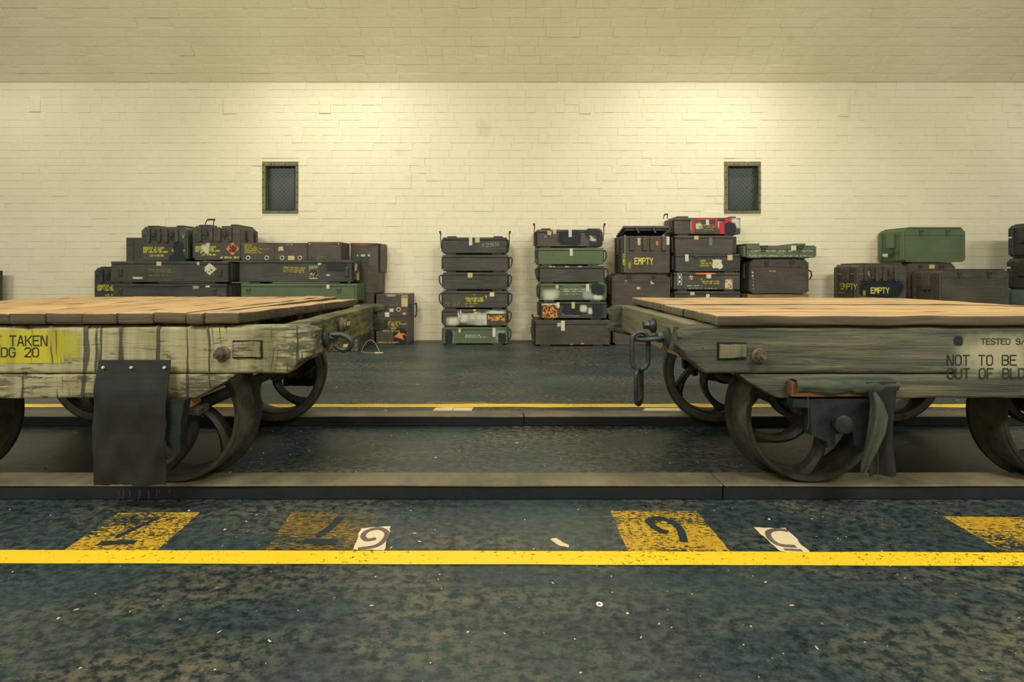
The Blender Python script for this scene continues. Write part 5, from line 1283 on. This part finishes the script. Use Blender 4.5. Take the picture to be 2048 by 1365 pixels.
j3.text([('GRAYTOWN', 634, 515, 2, 14), ('NATO', 634, 518, 2, 8), ('BOX 12', 634, 521, 2, 11)], 't_dimyellow', 1.0); j3.tag_(618, 621, 487, 489); j3.tag_(676.5, 678.5, 487, 489)
for j_ in (j1, j2, j3): j_.r.location.z = i7.r.location.z+i7.foot+i7.h+.0005
i7top = i7.r.location.z+i7.foot+i7.h
# tall box with a hanging flap, and the lettered pair beside it
k0 = Chest('brown box on the floor under the tall upright box', 0, 0, 0, 0, 5.41, .31, 'brown2', 'plain', 0, zb=.001, zt=.553, X=(-1.70, -1.362), group=GI)
j4 = Chest('tall upright brown box with green straps and a splintered top edge', 700.6, 756.6, 487, 585, 5.41, .31, 'brown2', 'plain', 0, zb=.555, group=GI, name='wooden_box', cat='box')
m_ = MB(); x0, z0 = j4.uv(700, 488); x1, _ = j4.uv(757, 488)
poly = [(x0, z0+.012), (x1, z0+.008), (x1, z0-.004), (x1-.05, z0-.008), ((x0+x1)/2+.03, z0-.028), ((x0+x1)/2, z0-.032), ((x0+x1)/2-.04, z0-.020), (x0+.04, z0-.010), (x0, z0-.006)]
prism(m_, poly, j4.y0-.006, j4.y0-.001); m_.build('splintered_edge', M['orange_wood'], j4.r)
m_ = MB(); W2 = j4.w/2
rbox(m_, (W2+.002, -.13, j4.h*.42), (W2+.022, .165, j4.h+.005), .01, (1, 6, 6), .006, 7); m_.build('side_flap', M['brown3'], j4.r)
j4.tag_(714, 740, 509, 513)
for px_ in (717, 731): 
    x, z = j4.uv(px_, 508); m_ = MB(); rbox(m_, (x, j4.y0-.012, z-.09), (x+.028, j4.y0-.003, z+.0), .003, (2, 1, 5), .004, 12); m_.build('strap', M['strap_green'], j4.r)
m_ = MB()
for q_ in range(5): text_mesh(m_, 'RAAF PROOF', (W2+.0006+.0012, -.13, .30-.045*q_), (0, 1, 0), (0, 0, 1), .012, .7, 1)
m_.build('stencil_text', M['t_dimyellow'], j4.r)
k2 = Chest('dark brown box on the floor with orange torn sticker and yellow lettering', 752, 817, 634.5, 690, 5.38, .345, 'brown2', 'plain', 0, zb=.001, zt=.298, group=GI, name='wooden_box', cat='box')
k1 = Chest('dark brown box with one round port, on the box with the orange sticker', 752, 817, 588.3, 633, 5.38, .345, 'brown2', 'plain', 0, zb=.302, group=GI, name='wooden_box', cat='box')
k1.ring(797.5, 619, 4.4); k1.tag_(779, 787, 617, 623.5); k1.tag_(803, 815.5, 590.5, 613, 'paper_y'); k1.q('label_print', 804, 815, 592, 596, 'label_green'); k1.tag_(805, 812, 625.5, 629, 'paper_y'); k1.text([('NO EXPLOSIVES', 773, 609.6, 2.2, 25), ('MTY BY', 780, 612.3, 2, 11)], 't_dimyellow', 1.0); k1.q('pale_patch', 770, 795, 588, 594, 's_haze')  # the last decal is a thin pale patch along the top edge
k2.text([('1ST-1-10MM', 775, 645.8, 2.6, 25), ('AC BRUNE TELLUR', 775, 649.6, 2.6, 37), ('MK.8', 783, 653, 2.4, 13), ('862', 783, 658.6, 3.4, 9), ('SERIAL NO.8018', 766, 663.8, 2.4, 33), ('AMMUNITION BOXES', 757.5, 686.3, 2.4, 40)], 't_yellow', 1.1); k2.q('sprayed_paint', 786, 815, 655, 692, 's_black')
m_ = MB(); V = [k2.uv(*p) for p in ((788.5, 674), (795, 668), (799, 663), (801, 667), (808, 667), (813.5, 671), (806, 670), (805, 672.5), (807, 675), (805, 677), (811, 679), (804, 679), (797, 676))]
m_.add([(x, k2.y0-.0045, z) for x, z in V], [tuple(range(len(V)))]); m_.build('torn_sticker', M['orange'], k2.r, label='torn orange sticker')
k1.q('paper_label', 770, 779, 624.5, 640, 'paper')
m_ = MB(); X_ = k1.w/2; tube(m_, [(X_+.002, -.10, .10), (X_+.02, -.06, .13), (X_+.05, .02, .135), (X_+.055, .03, .06), (X_+.052, .02, -.0), (X_+.04, 0, -.01)], .009, 8); m_.build('carry_strap', M['strap_green'], k1.r, True)

# settle every stack: each chest stands on the one below it
def settle(*cs):
    for lo, up in zip(cs, cs[1:]): up.r.location.z = lo.r.location.z+lo.foot+lo.h+getattr(lo, 'top', 0)+.0008
for c_ in (c3, f1, f2, f3, f4, f5, f6, f7, g1, g2, g4, e2): c_.top = .0125
g4.top = g2.top = .0125
settle(a6, a5, a4, a3, a2, a1); settle(b6, b5, b4, b3, b2, b1); settle(c3, c2); c2.top = .0125; settle(c2, c1)
settle(d7, d6, d5, d4, d3, d2, d1); settle(e4, e3, e2, e1); settle(f5, f2); settle(f6, f3, f1); settle(f7, f4)
settle(g4, g3, g2, g1); settle(i9, i8b, i6, i5); settle(i10, i8, i7); i4b.top = 0; settle(i4b, i4); i4.top = .0165; settle(i4, i1)
settle(i5, i2); i3.r.location.z = max(i2.r.location.z, i7.r.location.z+i7.foot+i7.h+.0008)
for c_ in (j1, j2, j3): settle(i7, c_)
settle(k0, j4); settle(k2, k1)
